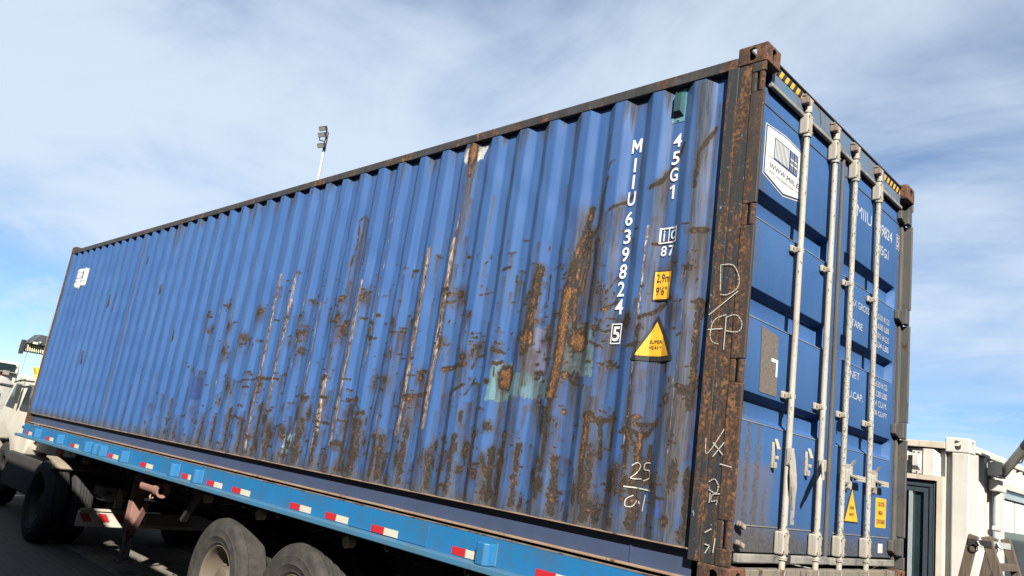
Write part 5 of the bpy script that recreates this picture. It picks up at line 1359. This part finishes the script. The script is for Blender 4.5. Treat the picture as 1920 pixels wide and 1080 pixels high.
# ================================================================== NEIGHBOURS THAT CAST SHADE
def yard_box(x, y, z, rot, label, group, mat):
    """plain stacked container, 12.19 x 2.44 x 2.63, long axis along x (rot = 0) or y"""
    t = thing('stacked_container', label, 'shipping container', (x, y, z), group, rot)
    ORG[t] = Vector((0, 0, 0))
    if mat not in YB:
        prt = []
        for sgn in (-1, 1):
            ps = [(q, sgn * (1.200 - d)) for q, d in corr_poly(-5.95, 5.95, -5.9, .28, .036, .07)]
            prt.append(MB().prism(ps + [(5.95, sgn * 1.12), (-5.95, sgn * 1.12)], 'z', .16, 2.55).build('side_panel', M[mat], t))
        prt.append(MB().box(-6.05, 6.05, -1.11, 1.11, .10, 2.58).build('container_shell', M[mat], t))
        for sgn in (-1, 1):
            prt.append(MB().box(-6.09, 6.09, sgn * 1.219, sgn * 1.125, 2.551, 2.62).build('top_rail', M[mat], t))
            prt.append(MB().box(-6.09, 6.09, sgn * 1.219, sgn * 1.125, .0, .159).build('bottom_rail', M[mat], t))
            for ex in (-1, 1): prt.append(MB().box(ex * 6.095, ex * 5.951, sgn * 1.218, sgn * 1.112, .1595, 2.5505).build('corner_post', M[mat], t))
        YB[mat] = prt
    else:
        for p in YB[mat]:
            c = p.copy(); C.objects.link(c); c.parent = t
    return t
YB = {}
M['box_grey'] = mat_worn('yard_grey', (0.045, 0.047, 0.05), (0.03, 0.031, 0.033), g_amt=0.4, rust=0.2)
M['box_red'] = mat_worn('yard_red', (0.085, 0.022, 0.016), (0.06, 0.017, 0.013), g_amt=0.4, rust=0.25)
M['box_navy'] = mat_worn('yard_navy', (0.012, 0.022, 0.05), (0.010, 0.017, 0.038), g_amt=0.4, rust=0.2)
MB_ = ('box_grey', 'box_navy', 'box_red')
for q in range(2):
    yard_box(-7.2, -5.22, -G + 2.60 * q, 0, ('lower' if q == 0 else 'upper') + ' dark grey container of the pair stacked beside the blue flatbed', 'pair of containers beside the flatbed', 'box_grey')
for q in range(2):  # extra unseen pair, added to carry the shade on over the tractor
    yard_box(-19.9, -5.22, -G + 2.60 * q, 0, ('lower' if q == 0 else 'upper') + ' navy container of the unseen pair added to shade the white tractor', 'added pair shading the tractor', 'box_navy')
# unseen rows added behind and beside the viewer to block low skylight
for q in range(4):
    for h_ in range(4):
        yard_box(14.2, -27.0 + 12.6 * q, -G + 2.62 * h_, math.pi / 2, ('ground-level', 'second', 'third', 'topmost')[h_] + ' container in the ' + ('first', 'second', 'third', 'last')[q] + ' stack of the unseen row added to keep skylight off the rear doors', 'added rows blocking skylight', MB_[(q * 2 + h_ * h_) % 3])
for q in range(4):
    for h_ in range(5):
        yard_box(-33.0 + 12.6 * q, -18.2, -G + 2.62 * h_, 0, ('ground-level', 'second', 'third', 'fourth', 'topmost')[h_] + ' container in the ' + ('first', 'second', 'third', 'last')[q] + ' stack of the unseen row added to keep skylight off the long blue wall', 'added rows blocking skylight across the yard', MB_[(q + h_ * 2 + h_ // 2) % 3])
nf = thing('dark_backdrop', 'long dark shed wall added beyond the trailer wheels to darken the view underneath', 'backdrop', (-11.8, 5.6, -G))  # made-up dark wall, added to keep the gap under the trailer black
pz = [(x, 4.42 + d) for x, d in corr_poly(-21.0, -2.6, -20.9, .28, .036, .07)]
MB().prism(pz + [(-2.6, 4.50), (-21.0, 4.50)], 'z', -G + .16, .98).build('side_panel', M['under'], nf)
MB().box(-21.0, -2.6, 4.51, 6.8, -G + .02, 1.08).build('backdrop_body', M['under'], nf)
MB().box(-21.0, -2.6, 4.40, 4.50, .985, 1.05).box(-21.0, -2.6, 4.40, 4.50, -G, -G + .155).build('side_rail', M['under'], nf)

# ================================================================== PAVERS (the ones that can be told apart)
pv = None; cnt = 0
for r_ in range(15):
    for c_ in range(20):
        x = -10.0 + c_ * .205 + (.1 if r_ % 2 else 0); y = .30 + r_ * .104
        h_ = .010 + .004 * math.sin(x * 37 + y * 91)
        if pv is None:
            pv = MB().box(x, x + .198, y, y + .098, -G - .03, -G + .010).build('paver', M['paver'], ground, bevel=.004, seg=1); p_at = (x, y)
        else:
            c = clone(pv, ground, (x - p_at[0], y - p_at[1], .003 * math.sin(x * 41 + y * 97)))
            c.rotation_euler = (0, 0, .012 * math.sin(x * 53 + y * 71))
